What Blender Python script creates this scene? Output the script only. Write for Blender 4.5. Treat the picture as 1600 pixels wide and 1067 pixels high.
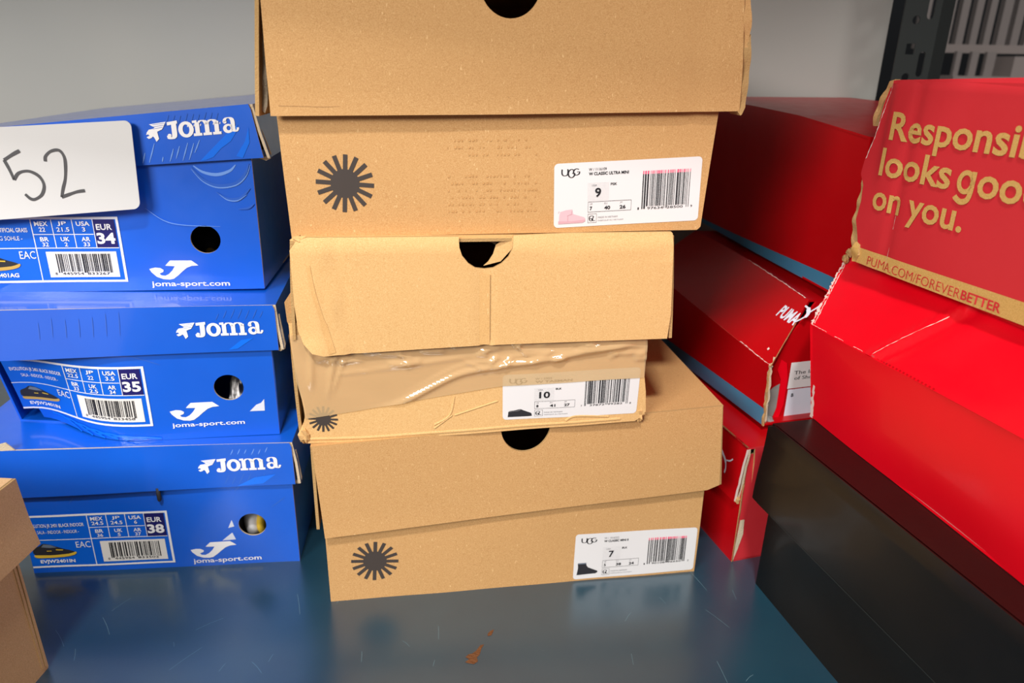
import bpy, bmesh, math, random
from math import sin, cos, pi, radians, sqrt, exp, atan2, hypot
from mathutils import Vector, Matrix
from mathutils.geometry import delaunay_2d_cdt

random.seed(7)
S = bpy.context.scene
for o in list(bpy.data.objects):
    bpy.data.objects.remove(o)
V = Vector

# ------------------------------------------------------------------ camera
CAMZ = .4378
cd = bpy.data.cameras.new('camera'); cam = bpy.data.objects.new('camera', cd)
S.collection.objects.link(cam); S.camera = cam
th, ro = radians(20.87), atan2(55, 3017)
F = V((0, cos(th), -sin(th))); D0 = V((0, -sin(th), -cos(th))); R0 = V((1, 0, 0))
CR = cos(ro)*R0 - sin(ro)*D0; CD = sin(ro)*R0 + cos(ro)*D0
m = Matrix((CR, -CD, -F)).transposed().to_4x4(); m.translation = V((0, 0, CAMZ))
cam.matrix_world = m
cd.sensor_width = 36; cd.lens = 36*1150/1600; cd.clip_start = .02; cd.clip_end = 50
cd.dof.use_dof = True; cd.dof.focus_distance = .56; cd.dof.aperture_fstop = 7.5

# ------------------------------------------------------------------ light
w = bpy.data.worlds.new('world'); S.world = w; w.use_nodes = True
w.node_tree.nodes['Background'].inputs[0].default_value = (1.0, .96, .93, 1)
w.node_tree.nodes['Background'].inputs[1].default_value = .12

def area(name, loc, aim, sx, sy, power, col=(1, 1, 1)):
    l = bpy.data.lights.new(name, 'AREA'); l.shape = 'RECTANGLE'; l.size = sx; l.size_y = sy
    l.energy = power; l.color = col
    o = bpy.data.objects.new(name, l); S.collection.objects.link(o); o.location = loc
    o.rotation_euler = (V(aim)-V(loc)).to_track_quat('-Z', 'Y').to_euler()
    return o
area('area_light', (-1.25, -1.45, 1.30), (0, .55, .2), 1.0, .6, 66, (1, .97, .93))
area('area_light', (-.1, -1.25, 3.0), (0, .5, .1), .34, .24, 84, (1, .98, .96))
area('area_light', (1.7, -.9, 1.9), (-.3, .4, .1), .6, .4, 13, (1, .98, .95))  # added fill lamp from the right, lifts the brown box in the left foreground
S.view_settings.view_transform = 'Standard'; S.view_settings.look = 'None'
S.view_settings.gamma = 1; S.view_settings.use_curve_mapping = False
S.view_settings.exposure = 0.0

# ------------------------------------------------------------------ materials
def lin(h):
    h = h.lstrip('#'); r = []
    for i in (0, 2, 4):
        c = int(h[i:i+2], 16)/255
        r.append(c/12.92 if c <= .04045 else ((c+.055)/1.055)**2.4)
    return (*r, 1)
def newmat(name):
    m = bpy.data.materials.new(name); m.use_nodes = True
    nt = m.node_tree; return m, nt, nt.nodes['Principled BSDF']
def link(nt, a, b): nt.links.new(a, b)
def coords(nt, scale=(1, 1, 1)):
    t = nt.nodes.new('ShaderNodeTexCoord'); mp = nt.nodes.new('ShaderNodeMapping')
    mp.inputs['Scale'].default_value = scale; link(nt, t.outputs['Object'], mp.inputs[0]); return mp.outputs[0]
def noise(nt, vec, scale, detail=3, rough=.5):
    n = nt.nodes.new('ShaderNodeTexNoise'); n.inputs['Scale'].default_value = scale
    n.inputs['Detail'].default_value = detail; n.inputs['Roughness'].default_value = rough
    link(nt, vec, n.inputs['Vector']); return n.outputs['Fac']
def ramp(nt, fac, stops):
    r = nt.nodes.new('ShaderNodeValToRGB'); e = r.color_ramp.elements
    while len(e) < len(stops): e.new(.5)
    for i, (p, c) in enumerate(stops):
        e[i].position = p; e[i].color = c
    link(nt, fac, r.inputs[0]); return r.outputs[0]
def mix(nt, fac, a, b, mode='MIX'):
    x = nt.nodes.new('ShaderNodeMix'); x.data_type = 'RGBA'; x.blend_type = mode
    if isinstance(fac, float): x.inputs[0].default_value = fac
    else: link(nt, fac, x.inputs[0])
    for i, q in ((6, a), (7, b)):
        if isinstance(q, tuple): x.inputs[i].default_value = q
        else: link(nt, q, x.inputs[i])
    return x.outputs[2]
def bump(nt, h, strength, dist, bs):
    b = nt.nodes.new('ShaderNodeBump'); b.inputs['Strength'].default_value = strength
    b.inputs['Distance'].default_value = dist; link(nt, h, b.inputs['Height']); link(nt, b.outputs[0], bs.inputs['Normal'])

def kraft(name, dark, midc, light, rough=.75):
    m, nt, bs = newmat(name); v = coords(nt)
    a = noise(nt, v, 1300, 4, .65)
    c = ramp(nt, a, [(.32, lin(dark)), (.5, lin(midc)), (.68, lin(light))])
    big = noise(nt, v, 14, 3)
    c = mix(nt, ramp(nt, big, [(.35, (.0, .0, .0, 1)), (.7, (.35, .35, .35, 1))]), c, lin(midc))
    v2 = coords(nt, (1, 1, 2.6)); f = noise(nt, v2, 520, 2, .5)
    c = mix(nt, ramp(nt, f, [(.70, (0, 0, 0, 1)), (.76, (.55, .55, .55, 1))]), c, lin('#8a6238'))
    v3 = coords(nt, (2.2, 2.2, .8)); g = noise(nt, v3, 300, 2, .5)
    c = mix(nt, ramp(nt, g, [(.69, (0, 0, 0, 1)), (.75, (.5, .5, .5, 1))]), c, lin('#f0cb94'))
    link(nt, c, bs.inputs['Base Color']); bs.inputs['Roughness'].default_value = rough
    bs.inputs['Specular IOR Level'].default_value = .3
    bump(nt, a, .12, .0006, bs); return m
def plain(name, col, rough=.5, spec=.5, coat=0., bumps=None, metal=0.):
    m, nt, bs = newmat(name); bs.inputs['Base Color'].default_value = lin(col)
    bs.inputs['Roughness'].default_value = rough; bs.inputs['Specular IOR Level'].default_value = spec
    bs.inputs['Coat Weight'].default_value = coat; bs.inputs['Coat Roughness'].default_value = .12
    bs.inputs['Metallic'].default_value = metal
    if bumps:
        v = coords(nt); n = noise(nt, v, bumps[0], 3, .5); bump(nt, n, bumps[1], bumps[2], bs)
    return m
def coated(name, col, col2, rough, bs_scale=18, bd=.0012, spec=.5, coat=0.):
    m, nt, bs = newmat(name); v = coords(nt)
    n = noise(nt, v, 9, 3); c = ramp(nt, n, [(.35, lin(col)), (.7, lin(col2))])
    link(nt, c, bs.inputs['Base Color'])
    r = noise(nt, v, 60, 4, .6); rr = nt.nodes.new('ShaderNodeMapRange')
    rr.inputs[3].default_value = rough*.8; rr.inputs[4].default_value = rough*1.25
    link(nt, r, rr.inputs[0]); link(nt, rr.outputs[0], bs.inputs['Roughness'])
    bs.inputs['Specular IOR Level'].default_value = spec
    bs.inputs['Coat Weight'].default_value = coat; bs.inputs['Coat Roughness'].default_value = .10
    b = noise(nt, v, bs_scale, 2, .5); bump(nt, b, .35, bd, bs); return m

K1 = kraft('kraft_board', '#b38451', '#c59862', '#d1a772')
K2 = kraft('kraft_board_light', '#c99a60', '#d9ad72', '#e5bc83')
K3 = kraft('kraft_board_brown', '#c0986a', '#cfa678', '#dab386')
K2D = kraft('kraft_board_pressed', '#c79960', '#d5a76b', '#e0b479')
KD = kraft('kraft_inner', '#a5794a', '#b58a59', '#c49a68')
RIM = plain('kraft_raw_edge', '#b4905f', .9, .2, bumps=(900, .6, .001))
RIMW = plain('pale_raw_edge', '#c9b79c', .9, .2, bumps=(900, .6, .001))
SCUFF = plain('crease_scuff', '#e3c9c0', .8, .2)
INK = plain('black_ink', '#433b37', .6, .3)
INKL = plain('label_ink', '#1d1c20', .6, .3)
INKG = plain('label_grey_ink', '#8f8d90', .6, .3)
DOT = plain('label_dot_grey', '#d3d1d1', .6, .3)
PINKM = plain('pink_print', '#f0587a', .6, .3)
STK = plain('white_sticker', '#dfdcdb', .55, .35)
CREAM = plain('cream_print', '#ece7df', .5, .35)
CARD = plain('white_card', '#d0cfce', .6, .3, bumps=(60, .25, .0006))
MARK = plain('marker_ink', '#4a494b', .5, .4)
BL = coated('blue_gloss_print', '#0560da', '#0858cc', .38, 22, .0006, coat=.7)
BLS = plain('blue_label_print', '#0a63d6', .4, .4)
BLL = plain('light_blue_print', '#6f9be6', .35, .5)
BLM = plain('mid_blue_print', '#2f63c8', .3, .5, coat=.3)
BLB = plain('bright_blue_gloss', '#0a6fee', .3, .5, coat=.3)
NAVY = plain('navy_print', '#1c1a63', .4, .4)
WH = plain('white_print', '#f1efef', .45, .4)
WHD = plain('dirty_white_print', '#d9dde9', .45, .4)
RED = coated('red_gloss_print', '#e0031a', '#e8041e', .36, 10, .0012, spec=.4, coat=.15)
REDM = coated('red_matt_print', '#c42931', '#bd252d', .55, 12, .001, spec=.4)
REDB = coated('deep_red_gloss', '#b0040d', '#bb050e', .34, 10, .0015, spec=.35)
GOLD = kraft('gold_kraft_print', '#b48c4a', '#c49b58', '#d0a865', .6)
TEAL = coated('teal_band_print', '#3f7f9f', '#437ba4', .4, 14, .0008)
BLACK = coated('black_satin_print', '#0d0c0b', '#100f0e', .36, 8, .0010, spec=.4, coat=.15)
GREYP = plain('grey_inner_paper', '#8b8883', .8, .2, bumps=(120, .6, .001))
PINKB = plain('pink_boot_print', '#dcb6bd', .6, .3)
PINKS = plain('pink_sole_print', '#cfa4ad', .6, .3)
SHOEK = plain('black_shoe_print', '#2c2b2f', .6, .3)
SHOEG = plain('grey_shoe_print', '#6d7784', .6, .3)
SOLE = plain('gum_sole_print', '#c9a24f', .6, .3)
YEL = plain('yellow_print', '#e0b93a', .6, .3)
STAMP = kraft('faded_stamp_ink', '#a87a48', '#c0905a', '#d4a469')

# packing tape: thin brown film, glossy, lets some of the board through
TAPE, nt, bs = newmat('brown_packing_tape')
bs.inputs['Base Color'].default_value = lin('#dfbd8d'); bs.inputs['Roughness'].default_value = .10
bs.inputs['Coat Weight'].default_value = 1.0; bs.inputs['Coat IOR'].default_value = 1.8; bs.inputs['Coat Roughness'].default_value = .07
v = coords(nt, (1, 1, 2.4)); n = noise(nt, v, 26, 3, .5); bump(nt, n, .25, .002, bs)
tr = nt.nodes.new('ShaderNodeBsdfTransparent'); tr.inputs[0].default_value = (1, .93, .78, 1)
mx = nt.nodes.new('ShaderNodeMixShader'); mx.inputs[0].default_value = .60
link(nt, tr.outputs[0], mx.inputs[1]); link(nt, bs.outputs[0], mx.inputs[2])
link(nt, mx.outputs[0], nt.nodes['Material Output'].inputs[0])

# painted shelf
SHELF, nt, bs = newmat('painted_shelf_metal'); v = coords(nt)
c = ramp(nt, noise(nt, v, 5, 5, .6), [(.3, lin('#113244')), (.7, lin('#1a4151'))])
v2 = coords(nt, (1, 9, 1)); s1 = noise(nt, v2, 120, 5, .7)
c = mix(nt, ramp(nt, s1, [(.66, (0, 0, 0, 1)), (.8, (.16, .16, .16, 1))]), c, lin('#7b97a0'))
link(nt, c, bs.inputs['Base Color'])
rr = nt.nodes.new('ShaderNodeMapRange'); rr.inputs[3].default_value = .26; rr.inputs[4].default_value = .42
link(nt, noise(nt, v, 30, 5, .7), rr.inputs[0]); link(nt, rr.outputs[0], bs.inputs['Roughness'])
bs.inputs['Specular IOR Level'].default_value = .9
bs.inputs['Coat Weight'].default_value = .6; bs.inputs['Coat IOR'].default_value = 1.9; bs.inputs['Coat Roughness'].default_value = .24
bump(nt, noise(nt, v, 350, 3, .6), .15, .0003, bs)
RUST = plain('rust', '#6b4428', .9, .2, bumps=(400, .8, .002))
SCR = plain('pale_scratch', '#6f8c96', .6, .3)
POST = plain('dark_grey_powder_coat', '#2d3130', .55, .4, bumps=(400, .2, .0004))
WALL, nt, bs = newmat('grey_painted_panel'); v = coords(nt)
c = ramp(nt, noise(nt, v, 2.2, 3), [(.3, lin('#a9a9a4')), (.7, lin('#b4b2ab'))])
link(nt, c, bs.inputs['Base Color']); bs.inputs['Roughness'].default_value = .55
bump(nt, noise(nt, v, 7, 3), .3, .004, bs)

# ------------------------------------------------------------------ mesh building
class MB:
    def __init__(s): s.v = []; s.f = []; s.m = []; s.sm = []; s.mats = []
    def mi(s, m):
        if m not in s.mats: s.mats.append(m)
        return s.mats.index(m)
    def add(s, vs, fs, m, smooth=False):
        b = len(s.v); s.v += [tuple(q) for q in vs]; i = s.mi(m)
        for f in fs: s.f.append([b+k for k in f]); s.m.append(i); s.sm.append(smooth)
    def build(s, name, parent=None):
        off = parent_world(parent) if parent else V((0, 0, 0))
        me = bpy.data.meshes.new(name)
        me.from_pydata([tuple(V(q)-off) for q in s.v], [], s.f)
        for m in s.mats: me.materials.append(m)
        me.polygons.foreach_set('material_index', s.m); me.polygons.foreach_set('use_smooth', s.sm)
        me.update()
        o = bpy.data.objects.new(name, me); S.collection.objects.link(o)
        if parent: o.parent = parent
        return o
def parent_world(o):
    p = V((0, 0, 0))
    while o is not None: p += o.location; o = o.parent
    return p
def thing(name, loc, label, cat, group=None):
    o = bpy.data.objects.new(name, None); o.empty_display_size = .03; S.collection.objects.link(o)
    o.location = loc; o['label'] = label; o['category'] = cat
    if group: o['group'] = group
    return o

class Frame:
    """flat frame P + d*u + up*v + n*(off(u,v)+w), in metres"""
    def __init__(s, P, d, up, n, off=None): s.P = V(P); s.d = V(d); s.up = V(up); s.n = V(n); s.off = off or (lambda u, v: 0.)
    def at(s, u, v, w=0.): return s.P + s.d*u + s.up*v + s.n*(s.off(u, v)+w)
    def raised(s, k):
        o = s.off; return Frame(s.P, s.d, s.up, s.n, lambda u, v: o(u, v)+k)
def vframe(x, y, z, yaw, off=None):
    a = radians(yaw); return Frame((x, y, z), (cos(a), sin(a), 0), (0, 0, 1), (sin(a), -cos(a), 0), off)
def quadframe(A, B, C, D):
    A, B, C, D = map(V, (A, B, C, D)); d = (B-A).normalized(); t = (D-A); n = d.cross(t).normalized(); up = n.cross(d)
    q = [((p-A).dot(d), (p-A).dot(up), (p-A).dot(n)) for p in (A, B, C, D)]
    (uC, vC, c), uD = q[2], q[3][0]; k = c/(vC*(uC-uD))
    fr = Frame(A, d, up, n, lambda u, v: k*v*(u-uD))
    return fr, [(a, b) for a, b, _ in q]

def cdt(outline, holes=(), step=.008, rim=()):
    pts = []; edges = []
    def loop(l):
        b = len(pts); pts.extend([V(p) for p in l]); k = len(l); edges.extend([(b+i, b+(i+1) % k) for i in range(k)])
    def dens(l):
        r = []
        for i, a in enumerate(l):
            b = l[(i+1) % len(l)]; L = hypot(b[0]-a[0], b[1]-a[1]); n = max(1, int(L/step))
            for k in range(n): r.append((a[0]+(b[0]-a[0])*k/n, a[1]+(b[1]-a[1])*k/n))
        return r
    loop(dens(outline)); 
    for h in holes: loop(h)
    xs = [p[0] for p in outline]; ys = [p[1] for p in outline]; x0, x1, y0, y1 = min(xs), max(xs), min(ys), max(ys)
    nx, ny = int((x1-x0)/step), int((y1-y0)/step)
    def inside(x, y, l):
        c = False; j = len(l)-1
        for i in range(len(l)):
            if (l[i][1] > y) != (l[j][1] > y) and x < (l[j][0]-l[i][0])*(y-l[i][1])/(l[j][1]-l[i][1])+l[i][0]: c = not c
            j = i
        return c
    def near(x, y, l, r):
        for i, a in enumerate(l):
            b = l[(i+1) % len(l)]; dx, dy = b[0]-a[0], b[1]-a[1]; L = dx*dx+dy*dy or 1e-12
            t = max(0, min(1, ((x-a[0])*dx+(y-a[1])*dy)/L))
            if hypot(x-a[0]-t*dx, y-a[1]-t*dy) < r: return True
        return False
    for i in range(1, nx):
        for j in range(1, ny):
            x = x0+(x1-x0)*i/nx; y = y0+(y1-y0)*j/ny
            if inside(x, y, outline) and not near(x, y, outline, step*.35) and not any(inside(x, y, h) or near(x, y, h, step*.25) for h in holes):
                pts.append(V((x, y)))
    vs, es, fs, *_ = delaunay_2d_cdt(pts, edges, [], 0, 1e-6)
    out = []
    for f in fs:
        cx = sum(vs[k][0] for k in f)/len(f); cy = sum(vs[k][1] for k in f)/len(f)
        if inside(cx, cy, outline) and not any(inside(cx, cy, h) for h in holes):
            a, b, c = (vs[k] for k in f[:3]); L = max((b-a).length, (c-b).length, (a-c).length)
            if abs((b-a).cross(c-a)) < L*L*2e-3: continue
            out.append(list(f) if (b-a).cross(c-a) > 0 else list(f)[::-1])
    return [(q[0], q[1]) for q in vs], out

def panel(mb, fr, outline, mat, th=.0018, rim=None, back=None, holes=(), step=.008):
    vs, fs = cdt(outline, holes, step)
    rim = rim or RIM; back = back or KD
    mb.add([fr.at(u, v) for u, v in vs], fs, mat, True)
    if th <= 0: return
    mb.add([fr.at(u, v, -th) for u, v in vs], [f[::-1] for f in fs], back, True)
    cnt = {}
    for f in fs:
        for i in range(len(f)):
            a, b = f[i], f[(i+1) % len(f)]; cnt[(a, b)] = 1
    rv = []; rf = []
    for (a, b) in cnt:
        if (b, a) not in cnt:
            k = len(rv); rv += [fr.at(*vs[a]), fr.at(*vs[b]), fr.at(*vs[b], -th), fr.at(*vs[a], -th)]
            rf.append([k, k+3, k+2, k+1])
    mb.add(rv, rf, rim)
def qpanel(mb, A, B, C, D, mat, wob=0., **kw):
    fr, q = quadframe(A, B, C, D)
    if wob:
        o = fr.off; L = q[1][0]; Hh = q[3][1]; ph = random.random()*6
        fr.off = lambda u, v: o(u, v)+wob*sin(u*37+ph)*sin(pi*max(0, min(1, v/Hh)))
    panel(mb, fr, q, mat, **kw); return fr
def decal(mb, fr, poly, mat, w=.0003, step=.006, holes=()):
    xs = [p[0] for p in poly]; ys = [p[1] for p in poly]
    st = min(step, max(max(xs)-min(xs), max(ys)-min(ys)))
    vs, fs = cdt(poly, holes, st)
    mb.add([fr.at(u, v, w) for u, v in vs], fs, mat, True)
def rect(mb, fr, u0, v0, u1, v1, mat, w=.0003): 
    n = max(1, int(abs(u1-u0)/.008)); m2 = max(1, int(abs(v1-v0)/.008)); vs = []; fs = []
    for j in range(m2+1):
        for i in range(n+1): vs.append(fr.at(u0+(u1-u0)*i/n, v0+(v1-v0)*j/m2, w))
    for j in range(m2):
        for i in range(n): a = j*(n+1)+i; fs.append([a, a+1, a+n+2, a+n+1])
    mb.add(vs, fs, mat, True)
def stroke(mb, fr, pts, wd, mat, w=.0003, closed=False):
    P = [V(p) for p in pts]; n = len(P); ws = wd if isinstance(wd, (list, tuple)) else [wd]*n; vs = []
    for i in range(n):
        a = P[(i-1) % n] if (closed or i) else P[i]; b = P[(i+1) % n] if (closed or i < n-1) else P[i]
        t = (b-a); t = t/(t.length or 1); nn = V((-t[1], t[0]))*ws[i]/2
        vs += [P[i]+nn, P[i]-nn]
    fs = [[2*i, 2*i+1, 2*i+3, 2*i+2] for i in range(n-1)]
    if closed: fs.append([2*n-2, 2*n-1, 1, 0])
    mb.add([fr.at(q[0], q[1], w) for q in vs], fs, mat, True)
def spl(pts, n=6):
    """Catmull-Rom through points"""
    r = []; P = [pts[0]]+list(pts)+[pts[-1]]
    for i in range(1, len(P)-2):
        for k in range(n):
            t = k/n; q = []
            for c in (0, 1):
                a, b, c2, d = P[i-1][c], P[i][c], P[i+1][c], P[i+2][c]
                q.append(.5*(2*b+(c2-a)*t+(2*a-5*b+4*c2-d)*t*t+(-a+3*b-3*c2+d)*t**3))
            r.append(tuple(q))
    r.append(tuple(pts[-1])); return r
def circ(u, v, r, n=40, a0=0, a1=2*pi, ry=None):
    ry = ry or r; k = n if a1-a0 > 6.28 else n+1
    return [(u+r*cos(a0+(a1-a0)*i/n), v+ry*sin(a0+(a1-a0)*i/n)) for i in range(k)]
def rrect(u0, v0, u1, v1, r, n=5):
    p = []
    for cx, cy, a in ((u1-r, v1-r, 0), (u0+r, v1-r, pi/2), (u0+r, v0+r, pi), (u1-r, v0+r, 1.5*pi)):
        p += [(cx+r*cos(a+pi/2*i/n), cy+r*sin(a+pi/2*i/n)) for i in range(n+1)]
    return p
_tc = {}
def textmesh(s, bold):
    k = (s, bold)
    if k not in _tc:
        c = bpy.data.curves.new('t', 'FONT'); c.body = s; c.size = 1; c.offset = bold; c.resolution_u = 3; c.fill_mode = 'FRONT'
        o = bpy.data.objects.new('t', c); S.collection.objects.link(o)
        dg = bpy.context.evaluated_depsgraph_get(); me = bpy.data.meshes.new_from_object(o.evaluated_get(dg))
        vs = [(q.co.x, q.co.y) for q in me.vertices]; fs = [list(p.vertices) for p in me.polygons]
        bpy.data.objects.remove(o); bpy.data.meshes.remove(me)
        _tc[k] = (vs, fs)
    return _tc[k]
def text(mb, fr, s, u0, v0, u1, v1, mat, bold=.0, w=.0006):
    """text stretched to fill the box u0,v0 - u1,v1 (box of the inked letters)"""
    vs, fs = textmesh(s, bold); xs = [a for a, _ in vs]; ys = [b for _, b in vs]
    x0, x1, y0, y1 = min(xs), max(xs), min(ys), max(ys)
    q = [(u0+(a-x0)/(x1-x0)*(u1-u0), v0+(b-y0)/(y1-y0)*(v1-v0)) for a, b in vs]
    out = []
    for f in fs:
        a, b, c = (V(q[k]) for k in f[:3])
        out.append(f if (b-a).cross(c-a) > 0 else f[::-1])
    mb.add([fr.at(a, b, w) for a, b in q], out, mat, True)
def bars(mb, fr, u0, v0, u1, v1, seed, mat, n=95, w=.0006, guard=0., top=None):
    r = random.Random(seed); x = 0; L = []
    while x < n:
        a = r.choice((1, 1, 1, 2, 2, 3)); L.append((x, min(a, n-x))); x += a+r.choice((1, 1, 2, 2, 3))
    m = (u1-u0)/n
    for i, (x, a) in enumerate(L):
        g = guard if (i < 2 or i > len(L)-3 or abs(x-n/2) < 3) else 0
        rect(mb, fr, u0+x*m, v0-g, u0+(x+a)*m, v1, mat, w)
        if top: rect(mb, fr, u0+x*m, v1, u0+(x+a)*m, v1+top[0], top[1], w)

def lowfreq(a, s, k=1.):
    p = [(s*1.7 % 6, s*2.3 % 6, s*.9 % 6)]
    return lambda u, v: a*(sin(u*29*k+p[0][0])*cos(v*41*k+p[0][1])+.5*sin(u*71*k+v*53*k+p[0][2]))
def gauss(x, s): return exp(-(x/s)**2)
def sstep(x): x = max(0, min(1, x)); return x*x*(3-2*x)

def tray(mb, fr, front, depth, mat, th, inner=KD, rim=RIM, zback=None, left=None, right=None, base='bottom', holes=(), step=.008,
         skipfront=False, wob=.0008, backw=None, drop=0.):
    """front: outline of the front wall in frame coords with first 4 = bl, br, tr, tl of the box body; makes the other walls behind it"""
    (a0, b0), (a1, b1), (a2, b2), (a3, b3) = front[:4]
    nb = -depth
    g = lambda u, v, w: fr.P+fr.d*u+fr.up*v+fr.n*w
    fo = fr.off
    W = lambda u, v: fo(u, v)
    fbl, fbr, ftr, ftl = (g(a0, b0, W(a0, b0)), g(a1, b1, W(a1, b1)), g(a2, b2, W(a2, b2)), g(a3, b3, W(a3, b3)))
    bw = backw or [(a0, b0), (a1, b1), (a2, b2), (a3, b3)]
    bbl, bbr, btr, btl = (g(u, v-drop, nb) for u, v in bw)
    L = left or (0, 0); Rr = right or (0, 0)     # outward flare of the side walls at (top, bottom)
    d = fr.d
    i = fr.n*-(th*.6)
    qpanel(mb, bbl-d*L[1]+i*0, fbl-d*L[1]+i, ftl-d*L[0]+i, btl-d*L[0], mat, wob=wob, th=th, back=inner, rim=rim, step=step*2)
    qpanel(mb, fbr+d*Rr[1]+i, bbr+d*Rr[1], btr+d*Rr[0], ftr+d*Rr[0]+i, mat, wob=wob, th=th, back=inner, rim=rim, step=step*2)
    qpanel(mb, bbr, bbl, btl, btr, mat, wob=wob, th=th, back=inner, rim=rim, step=step*2)
    k = fr.n*-(th*.5)
    if base == 'bottom': qpanel(mb, bbl, bbr, fbr+k, fbl+k, mat, th=th, back=inner, rim=rim, step=step*2)
    else: qpanel(mb, ftl+k-d*L[0], ftr+k+d*Rr[0], btr+d*Rr[0], btl-d*L[0], mat, wob=0, th=th, back=inner, rim=rim, step=step*2)

# ------------------------------------------------------------------ setting
# shelf board and perforated upright of the shelving unit
unit = thing('shelving_unit', (-.1, .6, -.04), 'dark teal painted metal shelf with perforated dark grey upright under all the shoe boxes', 'shelf')
b = MB()
x0, x1, y0, y1 = -.95, .62, .20, 1.0
b.add([(x0, y0, 0), (x1, y0, 0), (x1, y1, 0), (x0, y1, 0), (x0, y0, -.035), (x1, y0, -.035), (x1, y1, -.035), (x0, y1, -.035)],
      [[0, 1, 2, 3], [4, 7, 6, 5], [0, 4, 5, 1], [1, 5, 6, 2], [2, 6, 7, 3], [3, 7, 4, 0]], SHELF)
fs = Frame((0, 0, 0), (1, 0, 0), (0, 1, 0), (0, 0, 1))
def blob(cx, cy, pts): return [(cx+x*.001, cy+y*.001) for x, y in pts]
decal(b, fs, blob(-.026, .452, [(-4, -7), (1, -8), (4, -5), (3, -1), (5, 2), (6, 8), (8, 13), (5, 12), (2, 6), (-1, 3), (-4, 2), (-6, -1), (-3, -3), (-6, -6)]), RUST, .0002, .004)
decal(b, fs, blob(-.0135, .477, [(-2, -3), (1, -2), (2, 1), (3, 5), (0, 3), (-2, 0)]), RUST, .0002, .004)
rs = random.Random(4)
for i in range(26):
    cx = rs.uniform(-.36, .24); cy = rs.uniform(.42, .54); a = rs.uniform(.6, 2.4); L = rs.uniform(.004, .03)
    stroke(b, fs, spl([(cx, cy), (cx+L*.5*cos(a), cy+L*.5*sin(a)+.0008), (cx+L*cos(a), cy+L*sin(a))], 4), .00022, SCR, .00015)
b.build('shelf_board', unit)
b = MB()
b.add([(x0, .292, .76), (x1, .292, .76), (x1, y1, .76), (x0, y1, .76), (x0, .292, .795), (x1, .292, .795), (x1, y1, .795), (x0, y1, .795)],
      [[3, 2, 1, 0], [4, 5, 6, 7], [0, 1, 5, 4], [1, 2, 6, 5], [2, 3, 7, 6], [3, 0, 4, 7]], SHELF)
b.build('upper_board', unit)
# perforated angle post
def post(x, y, z0, z1, w1, w2):
    b = MB(); ang = radians(4)
    fr = vframe(x, y, 0, 4)
    holes = []; z = .30; k = 0
    while z < z1-.03:
        if k % 2 == 0: holes.append([(p[0], p[1]) for p in circ(.0165, z, .0048, 14)])
        else: holes.append([(.0105, z-.006), (.0215, z-.006), (.0215, z+.006), (.0105, z+.006)])
        z += .0318; k += 1
    z = .314
    while z < z1-.04:
        holes.append(circ(.0325, z+.011, .0042, 8, 0, pi)+circ(.0325, z-.009, .0042, 8, pi, 2*pi)); z += .0636
    panel(b, fr, [(0, z0), (w1, z0), (w1, z1), (0, z1)], POST, th=.002, rim=POST, back=POST, holes=holes, step=.02)
    fr2 = Frame(fr.at(w1, 0, 0), -fr.n*cos(.35)+fr.d*sin(.35)*2.0, (0, 0, 1), fr.d)
    fr2.d = V((.70, .71, 0)).normalized(); fr2.n = fr2.d.cross(fr2.up)
    panel(b, fr2, [(0, z0), (w2, z0), (w2, z1), (0, z1)], POST, th=.002, rim=POST, back=POST, step=.03)
    return b
post(.452, .945, -.10, .795, .0445, .046).build('perforated_upright', unit)

b = MB(); b.add([(-1.6, 1.0, -.3), (.462, 1.0, -.3), (.462, 1.0, 1.3), (-1.6, 1.0, 1.3), (-1.6, 1.03, -.3), (.462, 1.03, -.3), (.462, 1.03, 1.3), (-1.6, 1.03, 1.3)],
                [[0, 1, 2, 3], [5, 4, 7, 6], [1, 5, 6, 2], [4, 0, 3, 7], [3, 2, 6, 7], [0, 4, 5, 1]], WALL)
o = b.build('wall_back'); o['kind'] = 'structure'

# ------------------------------------------------------------------ prints shared by several boxes
def sunburst(mb, fr, u, v, r, mat=INK, w=.0003, clip=None):
    def cl(p): return p if clip is None else [q for q in p]
    decal(mb, fr, circ(u, v, r*.50, 36), mat, w, .02)
    for k in range(16):
        a = k*2*pi/16+radians(86); h = r*.076
        c, s = cos(a), sin(a)
        decal(mb, fr, [(u+c*r*.35+s*h, v+s*r*.35-c*h), (u+c*r+s*h, v+s*r-c*h), (u+c*r-s*h, v+s*r+c*h), (u+c*r*.35-s*h, v+s*r*.35+c*h)], mat, w, .03)

class Sub:
    """unit square laid on a quad of a frame"""
    def __init__(s, fr, q): s.fr = fr; s.q = q
    def at(s, a, b, w=0.):
        (x0, y0), (x1, y1), (x2, y2), (x3, y3) = s.q
        u = (1-a)*(1-b)*x0+a*(1-b)*x1+a*b*x2+(1-a)*b*x3; v = (1-a)*(1-b)*y0+a*(1-b)*y1+a*b*y2+(1-a)*b*y3
        return s.fr.at(u, v, w)

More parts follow.
